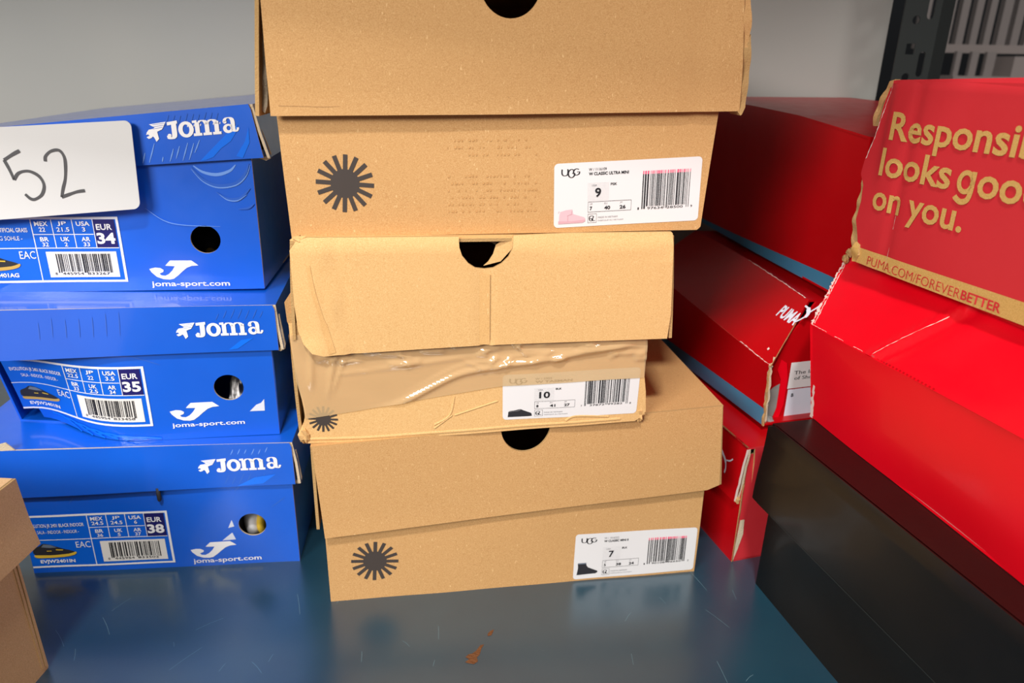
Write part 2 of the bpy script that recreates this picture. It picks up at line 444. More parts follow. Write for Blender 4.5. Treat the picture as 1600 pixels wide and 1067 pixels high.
def boot_label(fr, q, parent, head, name2, size, col, trio, digits, art, seed, pink, soft=False, hide=None):
    """white rounded sticker with size grid, barcode and a little drawing"""
    mb = MB(); s = Sub(fr, q); Wd = hypot(q[1][0]-q[0][0], q[1][1]-q[0][1]); Hd = hypot(q[3][0]-q[0][0], q[3][1]-q[0][1])
    rx, ry = .003/Wd, .003/Hd; out = []
    for cx, cy, a in ((1-rx, 1-ry, 0), (rx, 1-ry, pi/2), (rx, ry, pi), (1-rx, ry, 1.5*pi)):
        out += [(cx+rx*cos(a+pi/2*i/5), cy+ry*sin(a+pi/2*i/5)) for i in range(6)]
    decal(mb, s, out, STK, .0003, .06)
    I = INKL; w = .0006
    if head:
        # U, interlocked G G
        stroke(mb, s, spl([(.052, .91), (.052, .845), (.060, .818), (.072, .812), (.084, .818), (.091, .845), (.091, .91)], 4), [.0085]*25, I, w)
        def G(cx, cy, rx2, ry2):
            pts = [(cx+rx2*cos(radians(t)), cy+ry2*sin(radians(t))) for t in range(50, 350, 15)]
            pts += [(cx+rx2*.98, cy+ry2*.02), (cx+rx2*.15, cy+ry2*.02)]
            stroke(mb, s, pts, .0090, I, w)
        G(.116, .842, .022, .063); G(.150, .862, .021, .048)
        text(mb, s, head, .232, .867, .352, .909, INKG if soft else I, 0, w)
        text(mb, s, name2, .233, .797, .502 if not soft else .43, .845, I, .025, w)
    for i in range(15):                                   # dotted square behind the size
        for j in range(14):
            u = .229+i*.0098; v = .405+j*.0205
            rect(mb, s, u, v, u+.005, v+.009, DOT, .0005)
    text(mb, s, 'USA', .256, .626, .29, .656, INKG, 0, w)
    text(mb, s, size, .278 if len(size) == 1 else .264, .455, .319 if len(size) == 1 else .342, .600, I, .022, w+.0001)
    text(mb, s, col, .383, .629, .426, .668, I, .02, w)
    for a in ((.232, .223, .529, .228), (.232, .382, .529, .387), (.232, .223, .2335, .387), (.5275, .223, .529, .387)): rect(mb, s, *a, I, w)
    for k, (x, n) in enumerate(zip((.245, .344, .45), trio)):
        text(mb, s, ('UK', 'EU', 'JP')[k], x, .339, x+.019, .366, INKG, 0, w)
        text(mb, s, n, x, .252, x+(.016 if len(n) == 1 else .041), .311, I, .03, w)
    for a in ((.233, .054, .293, .058), (.233, .192, .293, .196), (.233, .054, .2345, .196), (.2915, .054, .293, .196)): rect(mb, s, *a, I, w)
    stroke(mb, s, spl([(.262, .165), (.247, .155), (.243, .12), (.25, .085), (.262, .09), (.258, .12), (.247, .12)], 4), .006, I, w)
    stroke(mb, s, spl([(.262, .165), (.272, .15), (.266, .12), (.270, .085), (.284, .09)], 4), .006, I, w)
    text(mb, s, 'MADE IN VIETNAM', .303, .120, .438, .147, INKG, 0, w)
    text(mb, s, 'FABRIQU\u00c9 AU VIETNAM', .303, .069, .477, .098, INKG, 0, w)
    bt = .774
    bars(mb, s, .60, .27, .925, bt, seed, INKL, 95, w, .04, (.05, PINKM) if pink else None)
    if pink == 2: pass
    text(mb, s, digits[0], .574, .221, .583, .258, I, 0, w); text(mb, s, digits[1], .64, .221, .75, .258, I, 0, w+.0001)
    text(mb, s, digits[2], .775, .221, .886, .258, I, 0, w); text(mb, s, digits[3], .94, .221, .951, .258, I, 0, w)
    if art == 'mini':
        decal(mb, s, [(.034, .07), (.206, .07), (.215, .09), (.215, .127), (.205, .15), (.177, .171), (.13, .209), (.124, .282), (.084, .277), (.043, .25), (.036, .18)], PINKB, .0005, .05)
        decal(mb, s, [(.03, .059), (.198, .062), (.216, .085), (.213, .11), (.12, .095), (.03, .105)], PINKS, .0006, .05)
        stroke(mb, s, [(.095, .1), (.093, .19), (.118, .21), (.124, .27)], .002, PINKS, .0008)
        stroke(mb, s, [(.043, .25), (.034, .262), (.03, .23)], .0025, PINKS, .0006)
        stroke(mb, s, [(.13, .209), (.095, .19)], .002, PINKS, .0008)
    elif art == 'slipper':
        decal(mb, s, spl([(.037, .06), (.20, .062), (.212, .09), (.208, .13), (.18, .165), (.15, .20), (.128, .225), (.09, .205), (.046, .186), (.04, .12), (.037, .06)], 4)[:-1], SHOEK, .0005, .05)
        stroke(mb, s, spl([(.046, .175), (.08, .19), (.105, .19), (.13, .215)], 4), .006, INKG, .0007)
    else:
        decal(mb, s, [(.027, .095), (.18, .105), (.197, .13), (.195, .16), (.16, .20), (.118, .25), (.105, .29), (.099, .35), (.032, .352), (.036, .25)], SHOEK, .0005, .05)
        rect(mb, s, .034, .335, .1, .36, SHOEG, .0007)
    return mb.build('size_sticker', parent)

def blue_print(mb, fr, du, dv, size_eu, row1, row2, name1, name2, code, digits, seed, fullname=True):
    """size label printed on the blue board; coordinates in mm from the lower right body corner"""
    q = lambda a: (a[0]/1000+du, a[1]/1000+dv)
    R = lambda x0, y0, x1, y1, m, w=.0005: rect(mb, fr, x0/1000+du, y0/1000+dv, x1/1000+du, y1/1000+dv, m, w)
    T = lambda s, x0, y0, x1, y1, m=WH, bo=.012, w=.0008: text(mb, fr, s, x0/1000+du, y0/1000+dv, x1/1000+du, y1/1000+dv, m, bo, w)
    XL = -233
    R(XL, 6, -110, 61, BLS, .0003)
    for a in ((XL, 58.8, -110.2, 60.8), (XL, 5.6, -110.2, 7.4), (-112.2, 5.6, -110.2, 60.8)): R(*a, WH)
    for a in ((XL, 34.5, -113, 35.2), (-178.5, 46.0, -131, 46.6), (-178.7, 7, -178.0, 59), (-162.6, 35, -162.0, 59), (-146.6, 35, -146, 59), (-130.6, 35, -130, 59)): R(*a, WH)
    R(-130.0, 35.2, -113.4, 58.6, NAVY, .0006)
    for k, (h, v) in enumerate(row1):
        x = -170.4+k*16.2; T(h, x-len(h)*1.75, 53.4, x+len(h)*1.75, 57.2, bo=.018); T(v, x-len(v)*1.25, 48.7, x+len(v)*1.25, 52.3)
    for k, (h, v) in enumerate(row2):
        x = -170.2+k*16.2; T(h, x-3.4, 40.6, x+3.4, 44.2, bo=.018); T(v, x-len(v)*1.25, 36.3, x+len(v)*1.25, 39.7)
    T('EUR', -128.2, 49.9, -115.8, 54.9, bo=.022); T(size_eu, -129.0, 38.2, -114.6, 47.6, bo=.035)
    R(-171.6, 9.9, -115.9, 31.8, CREAM, .0006)
    bars(mb, fr, -164.3/1000+du, 14.8/1000+dv, -121.2/1000+du, 30/1000+dv, seed, INKL, 95, .0009, .001)
    T(digits[0], -167.2, 12.0, -165.6, 14.2, INKL, 0, .001); T(digits[1], -161.5, 12.0, -144.6, 14.2, INKL, 0, .001); T(digits[2], -141.5, 12.0, -123.6, 14.2, INKL, 0, .001)
    T('EAC', -192.2, 26.0, -179.8, 32.4, bo=.0)
    T(name1, -229 if fullname else -232, 47.2, -182.0, 51.9, bo=.01); T(name2, -222, 41.6, -187.2, 45.0, bo=.0)
    T(code, -225.5, 9.4, -195.8, 14.0, bo=.03)
    X = lambda pts: [(x/1000+du, y/1000+dv) for x, y in pts]
    decal(mb, fr, X(spl([(-230, 21), (-229, 26), (-224, 28.5), (-220, 31), (-215, 30), (-209, 27.5), (-203, 25), (-197, 23), (-194, 21), (-198, 18.6), (-215, 18), (-226, 18), (-230, 21)], 4)[:-1]), SHOEK, .0006)
    decal(mb, fr, X(spl([(-229.5, 19.5), (-215, 18.8), (-200, 20), (-193.4, 22), (-195, 18.8), (-205, 16.6), (-222, 16.0), (-228.5, 16.8), (-229.5, 19.5)], 4)[:-1]), SOLE if seed != 33 else YEL, .0009)
    decal(mb, fr, X([(-222, 27.6), (-219.5, 30.6), (-214, 29.8), (-209, 27.0), (-215, 26.5)]), SHOEG, .0009)
    stroke(mb, fr, X([(-210, 24.6), (-204, 24.2)]), .001, YEL, .0011); stroke(mb, fr, X([(-218, 23.4), (-214, 23.4)]), .0008, YEL, .0011)

def j_mark(mb, fr, u0, v0, s=1.):
    """white winged hook mark, u0,v0 = left end / lowest point"""
    pts = [(0, .42), (.03, .30), (.12, .12), (.25, .02), (.38, .0), (.46, .03), (.56, .16), (.66, .32), (.76, .46), (.86, .53), (1.0, .55), (.90, .70), (.87, .74), (.44, .74), (.37, .62), (.33, .54), (.52, .52), (.46, .36), (.38, .22), (.30, .15), (.22, .17), (.19, .24), (.27, .30), (.28, .38), (.22, .45), (.12, .47)]
    k = .0405*s; f = .0225*s
    decal(mb, fr, [(u0+x*k, v0+y*f) for x, y in pts], WH, .0004)

def word_logo(mb, fr, u0, v0, W, slope=0.):
    """eagle head and slab letters J o m a, white"""
    Hs = W*.205
    class L:
        def at(s, a, b, w=0.): return fr.at(u0+a*W, v0+b*Hs+a*slope, w)
    l = L(); w = .0005
    # eagle
    for p in ([(.045, .93), (.225, 1.0), (.19, .72), (.175, .62), (.12, .52), (.13, .14), (.098, .0), (.082, .22), (.068, .30), (.09, .55), (.075, .68), (.10, .74)],
              [(.075, .68), (.035, .66), (.008, .52), (.0, .40), (.02, .42), (.035, .35), (.0, .28), (.02, .18), (.05, .22), (.078, .34), (.10, .6)],):
        decal(mb, l, p, WH, w, .5)
    for k in range(3): stroke(mb, l, [(.08, .90-k*.11), (.21-k*.012, .93-k*.10)], .012, BLS, .0008)
    # J
    for p in ([(.235, .80), (.345, .86), (.345, 1.02), (.235, .97)],): decal(mb, l, p, WH, w, .5)
    stroke(mb, l, spl([(.305, .92), (.305, .55), (.300, .22), (.275, .10), (.247, .13), (.240, .27)], 5), [.055]*16+[.05]*5+[.045]*5, WH, w)
    decal(mb, l, circ(.248, .28, .02, 14, ry=.085), WH, w, .5)
    # o
    decal(mb, l, circ(.432, .52, .083, 32, ry=.42), WH, w, .5, holes=[circ(.432, .52, .036, 24, ry=.26)])
    # m
    for x in (.555, .66, .765):
        decal(mb, l, [(x-.024, .18), (x+.024, .18), (x+.024, .84), (x-.024, .84)], WH, w, .5)
        decal(mb, l, [(x-.046, .14), (x+.046, .14), (x+.046, .28), (x-.046, .28)], WH, w, .5)
    decal(mb, l, [(.505, .82), (.555, .82), (.555, .96), (.505, .94)], WH, w, .5)
    for x in (.555, .66):
        stroke(mb, l, spl([(x+.0, .74), (x+.03, .88), (x+.06, .92), (x+.09, .86), (x+.105, .70)], 5), [.03]*6+[.05]*15, WH, w)
    # a
    stroke(mb, l, spl([(.852, .74), (.862, .90), (.892, .96), (.925, .93), (.942, .78), (.942, .40), (.95, .25), (.975, .22), (.992, .34), (.994, .42)], 5), [.036]*8+[.045]*24+[.026]*14, WH, w)
    decal(mb, l, circ(.858, .74, .02, 12, ry=.08), WH, w, .5)
    decal(mb, l, circ(.888, .40, .056, 26, ry=.24), WH, w, .5, holes=[circ(.893, .42, .022, 18, ry=.12)])
    decal(mb, l, [(.90, .56), (.935, .62), (.935, .5), (.92, .48)], WH, w, .5)

# ------------------------------------------------------------------ brown boot boxes in the middle
def slab(mb, fr, pts, mat, th, **kw): panel(mb, fr, pts, mat, th=th, **kw)

# lowest: box on the shelf, size 7
f4 = vframe(-.1519, .5115, 0, 8.72, lowfreq(.0004, 1))
box4 = thing('boot_box', (-.0, .60, 0), 'kraft boot box with size 7 label and tilted lid, lowest of the brown stack', 'box', 'kraft boot boxes stacked in the middle')
b = MB(); K = K1
panel(b, f4, [(0, 0), (.3278, 0), (.3278, .134), (.0, .132)], K, .0022)
tray(b, f4, [(0, 0), (.3278, 0), (.3278, .145), (.0, .140)], .225, K, .0022)
sunburst(b, f4, .0392, .0385, .0197)
bb = b.build('box_body', box4)
boot_label(f4, [(.2131, .0018), (.3262, .0025), (.3257, .0487), (.2136, .0502)], bb, 'W / 1016222', 'W CLASSIC MINI II', '7', 'BLK', ('5', '38', '24'), ('1', '90108', '96650', '2'), 'boot', 11, 1, soft=True)
b = MB(); f4l = vframe(-.1519, .5115, 0, 8.72, lambda u, v: .006+.0006*sin(u*22+1)+.001*sstep((.09-v)/.03))
hole = [(.1452+.0204*(1-cos(a)), .1635-.0235*sin(a)) for a in [pi*i/22 for i in range(23)]]
lp = [(.0007, .0699), (.3275, .0911), (.3381, .0955), (.3315, .1719), (hole[-1][0], .1627+.0003), ] 
# outline runs bl -> br -> tr -> finger notch -> tl
top = lambda u: .1542+(.1719-.1542)*(u+.0035)/.335
notch = [(u, top(u)-(.1640-v) if 0 < i < 22 else top(u)) for i, (u, v) in enumerate(hole)][::-1]
panel(b, f4l, [(.0007, .0699), (.16, .0800), (.3275, .0911), (.3381, .0955), (.3315, .1719)]+notch+[(-.0035, .1542)], K, .0022)
tray(b, f4l, [(.0007, .078), (.3335, .0950), (.3315, .1719), (-.0035, .1542)], .235, K, .0024, base='top', left=(.0012, .0062), right=(.001, .0068))
b.build('box_lid', box4)

# middle: crushed taped box, size 10
def o2(u, v): return lowfreq(.0007, 3)(u, v)
f2 = vframe(-.15943, .5090, 0, 6.2, o2)
box2 = thing('boot_box', (-.03, .60, .1605), 'dented kraft boot box with size 10 label and brown tape, middle of its stack', 'box', 'kraft boot boxes stacked in the middle')
b = MB(); K = K2
pts = [(-.0044, .1603), (.0, .1547), (.06, .1562), (.15, .1600), (.2621, .1655), (.2665, .1685), (.2705, .1739), (.2690, .192), (.2660, .21), (.2653, .2400), (.2650, .255), (-.0050, .255), (-.0045, .235), (-.001, .20), (.001, .18), (-.002, .168)]
panel(b, f2, pts, K, .0024, step=.006)
tray(b, f2, [(-.002, .1555), (.268, .167), (.265, .262), (-.005, .262)], .215, K, .0024, left=(.0, .003))
# crushed corner folds and the bottom edge ridge
for (p, wd) in (([(.0, .1585), (.06, .1592), (.15, .1635), (.25, .1680)], .0016), ([(.1, .168), (.112, .176), (.116, .192)], .001), ([(.116, .176), (.15, .187)], .0008), ([(.205, .168), (.213, .172), (.24, .1705)], .0014), ([(.114, .176), (.10, .165)], .0009)):
    q = spl(p, 6); n = len(q)
    vs = []
    for i, (u, v) in enumerate(q):
        a = q[max(0, i-1)]; c = q[min(n-1, i+1)]; tx, ty = c[0]-a[0], c[1]-a[1]; L = hypot(tx, ty) or 1; nx, ny = -ty/L, tx/L
        for t, h in ((-1, -.0002), (-.4, .0006), (.4, .0006), (1, -.0002)): vs.append(f2.at(u+nx*wd*t, v+ny*wd*t, h))
    b.add(vs, [[4*i+k, 4*i+k+1, 4*i+k+5, 4*i+k+4][::-1] for i in range(n-1) for k in range(3)], K, True)
# crumpled lower left and right corners
def crumple(b, c, r, mat, seed, n=9, sq=(1, 1, 1)):
    rr = random.Random(seed); vs = []; fs = []
    for i in range(n+1):
        for j in range(n*2):
            a = pi*i/n; t = pi*j/n; k = 1+.30*rr.uniform(-1, 1)
            vs.append((c[0]+r*sq[0]*k*sin(a)*cos(t), c[1]+r*sq[1]*k*sin(a)*sin(t), c[2]+r*sq[2]*k*cos(a)))
    for i in range(n):
        for j in range(n*2): fs.append([i*2*n+j, (i+1)*2*n+j, (i+1)*2*n+(j+1) % (2*n), i*2*n+(j+1) % (2*n)])
    b.add(vs, fs, mat)
crumple(b, f2.at(-.001, .163, -.002), .0048, K, 2, 6, (.9, 1, 1.5)); crumple(b, f2.at(.2655, .171, -.003), .0055, K, 5, 6, (1, .7, 1.2))
sunburst(b, f2, .0144, .1762, .0112)
bb = b.build('box_body', box2)
boot_label(f2, [(.1540, .1704), (.2626, .1728), (.2632, .2135), (.1536, .2095)], bb, 'W / 5955', 'W TASMAN', '10', 'BLK', ('8', '41', '27'), ('7', '37872', '99282', '8'), 'slipper', 22, 0)
# the tape
rk = random.Random(21); CRK = []
for i in range(46):
    u = rk.uniform(.012, .262); v = rk.choice((rk.uniform(.224, .240), rk.uniform(.218, .236))); a = rk.uniform(-.3, 1.1); L = rk.uniform(.006, .022)
    CRK.append((u, v, u+L*cos(a), v+L*sin(a)*.6, 0, rk.uniform(.0009, .0022)))
CRK = [(a, c, e, f, sg*rk.uniform(.65, 1.0), sg) for a, c, e, f, h, sg in CRK]
CRK += [(.020, .198, .030, .238, .0014, .0013), (.024, .200, .036, .232, .0010, .0010), (.008, .205, .010, .236, .0016, .0022), (.030, .214, .050, .2155, .0010, .0010),
        (.125, .221, .140, .2155, .0014, .0012), (.147, .2155, .160, .2215, .0014, .0012), (.160, .238, .172, .2265, .0016, .0012), (.172, .2265, .24, .232, .0013, .0013)]
def otape(u, v):
    line = .180+.030*sstep((u-.055)/.08)+.021*max(0, (u-.13))/.13     # long fold rising to the right
    r = .0028*gauss(v-line-.004, .0027)*sstep((u-.05)/.04)*sstep((.262-u)/.02)
    r += .0010*gauss(v-line-.0100, .0012)*sstep((u-.07)/.04)
    r += .0012*gauss(v-.226-.006*sin(u*30), .0022)*sstep((u-.125)/.02)
    r += .0010*gauss(v-.222+.12*(.1-u), .0018)*sstep((u-.04)/.03)*sstep((.14-u)/.03)
    r += .0008*gauss(u-.018-(v-.2)*.28, .0016)*sstep((v-.205)/.01)
    for (a, c, e, f, h, sg) in CRK:
        dx, dy = e-a, f-c; L = dx*dx+dy*dy; t = ((u-a)*dx+(v-c)*dy)/L
        if -.2 < t < 1.2: r += h*gauss(hypot(u-a-t*dx, v-c-t*dy), sg)*sstep(min(t+.2, 1.2-t)*2.5)
    return r+.0002*sin(u*90+v*60)*sin(v*130+u*40)
ft = Frame(f2.P, f2.d, f2.up, f2.n, lambda u, v: o2(u, v)+.0009+otape(u, v))
b = MB()
panel(b, ft, [(.001, .1770), (.0613, .1856), (.111, .1938), (.1535, .2002), (.2665, .2045), (.2665, .246), (-.0048, .246), (-.003, .21), (.0005, .19)], TAPE, 0, rim=TAPE, back=TAPE, step=.0016)
A, B_, C_, D_ = f2.at(-.005, .178, -.16), f2.at(.0006, .1770, .001), f2.at(-.0055, .246, .001), f2.at(-.011, .25, -.16)
qpanel(b, A, B_, C_, D_, TAPE, wob=.0006, th=0, rim=TAPE, back=TAPE, step=.004)
o = b.build('packing_tape', bb); o['label'] = 'wrinkled glossy brown packing tape'
# its lid
def o2l(u, v):
    r = .006+.0007*sin(u*18+2)
    r += -.0016*gauss(u-.139, .0035)+.0012*gauss(u-.1435, .001)                       # vertical crease under the notch
    c = .030+.018*(.32-v)/.08
    r += .0012*gauss(u-(.026+.12*(.315-v)), .0014)-.0010*gauss(u-(.031+.12*(.315-v)), .003)
    r += -.004*sstep((.018-u)/.018)*1.0 + .003*sstep((.25-v)/.02)*sstep((.04-u)/.03)
    r += -.0035*sstep((v-.3125)/.008)                                                  # rolled upper edge
    r += -.0018*gauss(v-(.3085+.004*sin(u*12)), .0012)*sstep((u-.17)/.03)
    return r
f2l = vframe(-.15943, .5090, 0, 6.2, o2l)
nt2 = [(.1203, .3193), (.1206, .3120), (.1225, .3060), (.1270, .3003), (.1320, .2970), (.1387, .2957), (.1450, .2968), (.1510, .3000), (.1560, .3050), (.1590, .3110), (.1598, .3200)][::-1]
b = MB()
panel(b, f2l, [(.030, .2318), (.09, .2345), (.139, .2365), (.2801, .2394), (.2812, .26), (.2777, .3210), (.2765, .3222), (.20, .3215)]+nt2+[(.0141, .3195), (.006, .3165), (.0012, .3103), (.0010, .27), (.0020, .2496), (.0055, .2400), (.0117, .2335), (.020, .2315)], K, .0022, rim=RIM, step=.005)
tray(b, f2l, [(.004, .243), (.2801, .2394), (.2777, .3190), (.004, .3165)], .225, K, .0024, base='top', left=(.0025, .0065), right=(.0015, .0042), wob=.001)
# torn curl inside the notch and loose corner flap
fc = Frame(f2l.P, f2l.d, f2l.up, f2l.n, lambda u, v: .0015-.35*max(0, .158-u))
panel(b, fc, [(.1387, .2957), (.1510, .3000), (.1590, .3100), (.1605, .3185), (.1555, .3185), (.1475, .3120), (.1455, .3050), (.1420, .2990)], K, .0012, rim=RIM)
fk = Frame(f2l.P, f2l.d, f2l.up, f2l.n, lambda u, v: -.004)
panel(b, fk, [(-.0038, .2475), (.006, .2462), (.006, .285), (-.001, .279), (-.0072, .270), (-.0066, .255)], KD, .0025, rim=RIM)
crumple(b, f2l.at(.009, .3165, -.0045), .0042, K, 8, 6, (1.6, 1, .7))
fp = Frame(f2l.P+V((0, .012, 0)), f2l.d, f2l.up, f2l.n)
panel(b, fp, [(.120, .3135), (.129, .3165), (.138, .3145), (.1465, .3100), (.150, .3150), (.157, .3165), (.158, .3215), (.120, .3210)], RIMW, .001, rim=RIM)
rect(b, f2l, .1352, .2372, .1428, .292, K2D, .0002)
stroke(b, f2l, spl([(.0135, .300), (.0160, .280), (.0215, .255), (.0265, .2335)], 6), [.003]*12+[.0048]*7, K2D, .0003)
b.build('box_lid', box2)

# top: size 9
f1 = vframe(-.1606, .5228, 0, 4.77, lowfreq(.0004, 2))
box1 = thing('boot_box', (-.01, .60, .3185), 'kraft boot box with size 9 label and pink boot drawing, topmost of its stack', 'box', 'kraft boot boxes stacked in the middle')
b = MB(); K = K1
panel(b, f1, [(0, .315), (.12, .3180), (.299, .3215), (.3015, .324), (.306, .415), (-.003, .41)], K, .0022)
tray(b, f1, [(0, .3155), (.3010, .322), (.306, .415), (-.003, .41)], .225, K, .0022)
sunburst(b, f1, .0404, .3545, .0203)
rs = random.Random(9)
for j in range(11):                                        # faded offset print
    z = .334+j*.0050
    if j in (6, 7): continue
    for i in range(26):
        if rs.random() < .55: u = .113+i*.0025; rect(b, f1, u, z+(u-.11)*.02, u+rs.uniform(.0006, .0018), z+.0014+(u-.11)*.02, STAMP, .0003)
bb = b.build('box_body', box1)
boot_label(f1, [(.1905, .3229), (.2988, .3288), (.2975, .3755), (.1892, .3693)], bb, 'W / 1116109', 'W CLASSIC ULTRA MINI', '9', 'PSK', ('7', '40', '26'), ('1', '97634', '28500', '9'), 'mini', 5, 1)
def o1l(u, v): return .0075+.0012*sstep((.43-v)/.012)*0+.0008*sin(u*14+1)+.0018*gauss(v-.436, .02)-.0010*gauss(u-.285-.05*(v-.4), .004)
f1l = vframe(-.1606, .5228, 0, 4.77, o1l)
b = MB()
zt0, zt1 = .483, .490; tp = lambda u: zt0+(zt1-zt0)*u/.314
nc = [(.1555-.0205*cos(a), tp(.1555)-.0002-(.0225*sin(a))) for a in [pi*i/22 for i in range(23)]][::-1]
panel(b, f1l, [(-.0048, .4004), (.15, .4032), (.3180, .4074), (.3165, .43), (.3145, .455), (.3125, .4785), (.3115, tp(.3115))]+nc+[(-.0042, tp(-.0042)), (-.0043, .44)], K, .0022)
tray(b, f1l, [(-.0048, .4004), (.3160, .4060), (.3115, tp(.3115)), (-.0042, tp(-.0042))], .235, K, .0026, base='top', left=(.0028, .0105), right=(.0018, .0050), wob=.001)
# thick folded inner walls seen at both lid corners
for (u, s) in ((-.0075, -1), (.3190, 1)):
    ff = Frame(f1l.P, f1l.d, f1l.up, f1l.n, lambda a, c, s=s: (-.002 if s < 0 else .0066)+.0008*sin(c*300))
    z = .4035 if s < 0 else .4075
    if s < 0:
        panel(b, ff, [(-.0142, z+.001), (-.0105, z-.002), (-.0085, z+.003), (-.0065, .43), (-.0050, .480), (-.0062, .480), (-.0095, .435)], RIMW, .02, rim=RIM, step=.003)
    else:
        panel(b, ff, [(.3162, .408), (.3190, .4045), (.3200, .4052), (.3222, .410), (.3220, .44), (.3200, .4575), (.3176, .450), (.3150, .449), (.3155, .43)], RIM, .02, rim=RIM, step=.003)
        panel(b, ff, [(.3140, .452), (.3165, .446), (.3188, .449), (.3195, .462), (.3185, .470), (.3168, .479), (.3130, .479), (.3128, .470)], K, .02, rim=RIM, step=.003)
stroke(b, f1l, [(.001, .4072), (.03, .4068), (.042, .4072)], [.0006, .0005, .0001], KD, .0002)
b.build('box_lid', box1)

# ------------------------------------------------------------------ blue shoe boxes
def blue_box(name_label, P, yaw, z, dims, lidf, shift, hole, prints, off=None, loff=None, lside=None, depth=.30, sides=None, leftu=-.2335):
    fr = vframe(P[0], P[1], z, yaw, off or lowfreq(.0005, z*10+1)); box = thing('shoe_box', tuple(V((P[0]-.1, P[1]+.13, z))), name_label, 'box', 'blue football shoe boxes stacked on the left')
    b = MB(); u0 = leftu; H = dims
    holes = [circ(hole[0], hole[1], .0122, 30, ry=.0118)]
    bl = prints.get('bl', (u0, 0))
    panel(b, fr, [bl, *prints.get('bm', []), (0, 0), (.0005, H), (u0, H)], BL, .0016, rim=RIMW, back=GREYP, holes=holes, step=.006)
    tray(b, fr, [(u0, 0), (0, 0), (.0005, H), (u0, H)], depth, BL, .0016, inner=BL if off else GREYP, rim=BL if off else RIMW)
    du, dv = shift
    ju, jv = prints['j']
    j_mark(b, fr, ju, jv); text(b, fr, 'joma-sport.com', *prints['url'], WH, .015, .0006)
    for s in prints.get('extra', []): s(b, fr)
    bb = b.build('box_body', box)
    b = MB(); blue_print(b, fr, du, dv, *prints['args'], fullname=prints.get('full', True)); b.build('size_label', bb)
    lf = vframe(P[0], P[1], z, yaw, loff or (lambda u, v: .0045+.0006*sin(u*25)))
    b = MB(); bl2, br2, tr2, tl2 = lidf
    panel(b, lf, [bl2, ((bl2[0]+br2[0])/2, (bl2[1]+br2[1])/2), br2, (tr2[0]+.0005, tr2[1]-.004), (tr2[0]-.001, tr2[1]), tl2], BL, .0016, rim=RIMW, back=GREYP, step=.006)
    tray(b, lf, [bl2, br2, tr2, tl2], depth+.008, BL, .0022, inner=GREYP, rim=RIMW, base='top', left=(.001, .003), right=lside or (.001, .004))
    for s in prints.get('lid', []): s(b, lf)
    e0, e1 = tr2, br2                                     # folded double edge of the side wall, with its rolled lower end
    ef = Frame(lf.P, lf.d, lf.up, lf.n, lambda u, v: -.001+.0004*sin(v*500))
    panel(b, ef, [(e1[0]-.006, e1[1]-.0006), (e1[0]+.0005, e1[1]-.0030), (e1[0]+.0042, e1[1]-.0012), (e1[0]+.0050, e1[1]+.0030), (e0[0]+.0030, e0[1]-.010), (e0[0]+.0022, e0[1]-.010), (e1[0]+.0030, e1[1]+.0040), (e1[0]+.0022, e1[1]+.0012), (e1[0], e1[1]+.0002)], RIMW, .0012, rim=RIMW, step=.004)
    b.build('box_lid', box)
    return box, fr, lf

def scratches(spec, mat, wd=.0011):
    def f(b, fr):
        for (u, v, L, t) in spec: stroke(b, fr, [(u, v), (u+t*L*.5, v+L*.5), (u+t*L, v+L)], [wd*.4, wd, wd*.5], mat, .0003)
    return f
rs = random.Random(3)
ROW = [('MEX', ''), ('JP', ''), ('USA', '')]
def rows(a, c): return ([('MEX', a[0]), ('JP', a[1]), ('USA', a[2])], [('BR', c[0]), ('UK', c[1]), ('AR', c[2])])
def sc(n, u0, v0, du, L, t): return [(u0+i*du, v0+rs.uniform(-.001, .001), L*rs.uniform(.7, 1.1), t) for i in range(n)]

# bottom, size 38
r1, r2 = rows(('24.5', '24.5', '6'), ('36', '5', '37'))
def splay35(b, fr):
    A, B_, C_, D_ = fr.at(-.240, .004, -.03), fr.at(-.205, .0035, -.012), fr.at(-.214, .082, -.004), fr.at(-.243, .085, -.02)
    f = qpanel(b, A-fr.n*.02, B_-fr.n*.03, C_-fr.n*.008, D_-fr.n*.01, BL, wob=.002, th=.0016, rim=BL, back=BL, step=.006)
def triangle38(b, fr):
    decal(b, fr, [(-.0665, .0265), (-.0545, .0270), (-.0570, .0345), (-.0625, .030)], WHD, .0003)
    decal(b, fr, [(-.0600, .0395), (-.0545, .0410), (-.0560, .0480)], WHD, .0003)
blue_box('glossy blue shoe box size 38, bottom of the blue stack on the shelf', (-.1934, .5654), 5.95, 0, .115,
         [(-.2750, .0808), (.0040, .0853), (.0032, .1265), (-.2750, .1278)], (0, 0), (-.0385, .0420),
         dict(args=('38', r1, r2, 'EVOLUTION JR 2401 BLACK INDOOR', 'SALA - INDOOR - INDOOR -', 'EVJW2401IN', ('8', '445954', '833502'), 33),
              j=(-.0952, .0089), url=(-.0944, .0025, -.0341, .0085),
              extra=[triangle38, scratches([(-.05, .078, .006, 1.0), (-.02, .06, .01, 1.3), (-.19, .072, .005, .8)], BLM)],
              lid=[lambda b, fr: panel(b, fr, [(-.236, .1272), (-.2205, .1278), (-.2225, .1303), (-.2265, .1350), (-.2310, .1338), (-.237, .1290)], RIMW, .001, rim=RIMW, step=.004),
                   lambda b, fr: word_logo(b, fr, -.0765, .0985, .0695, .001), scratches(sc(6, -.048, .117, .0058, .0055, .5), BLL, .0008),
                   scratches(sc(6, -.056, .087, .006, .010, .5), BLM, .001),
                   lambda b, fr: decal(b, fr, [(-.046, .0852), (-.03, .0935), (-.012, .0960), (-.0235, .0872)], BLB, .0003)]),
         lside=(.0012, .0045))
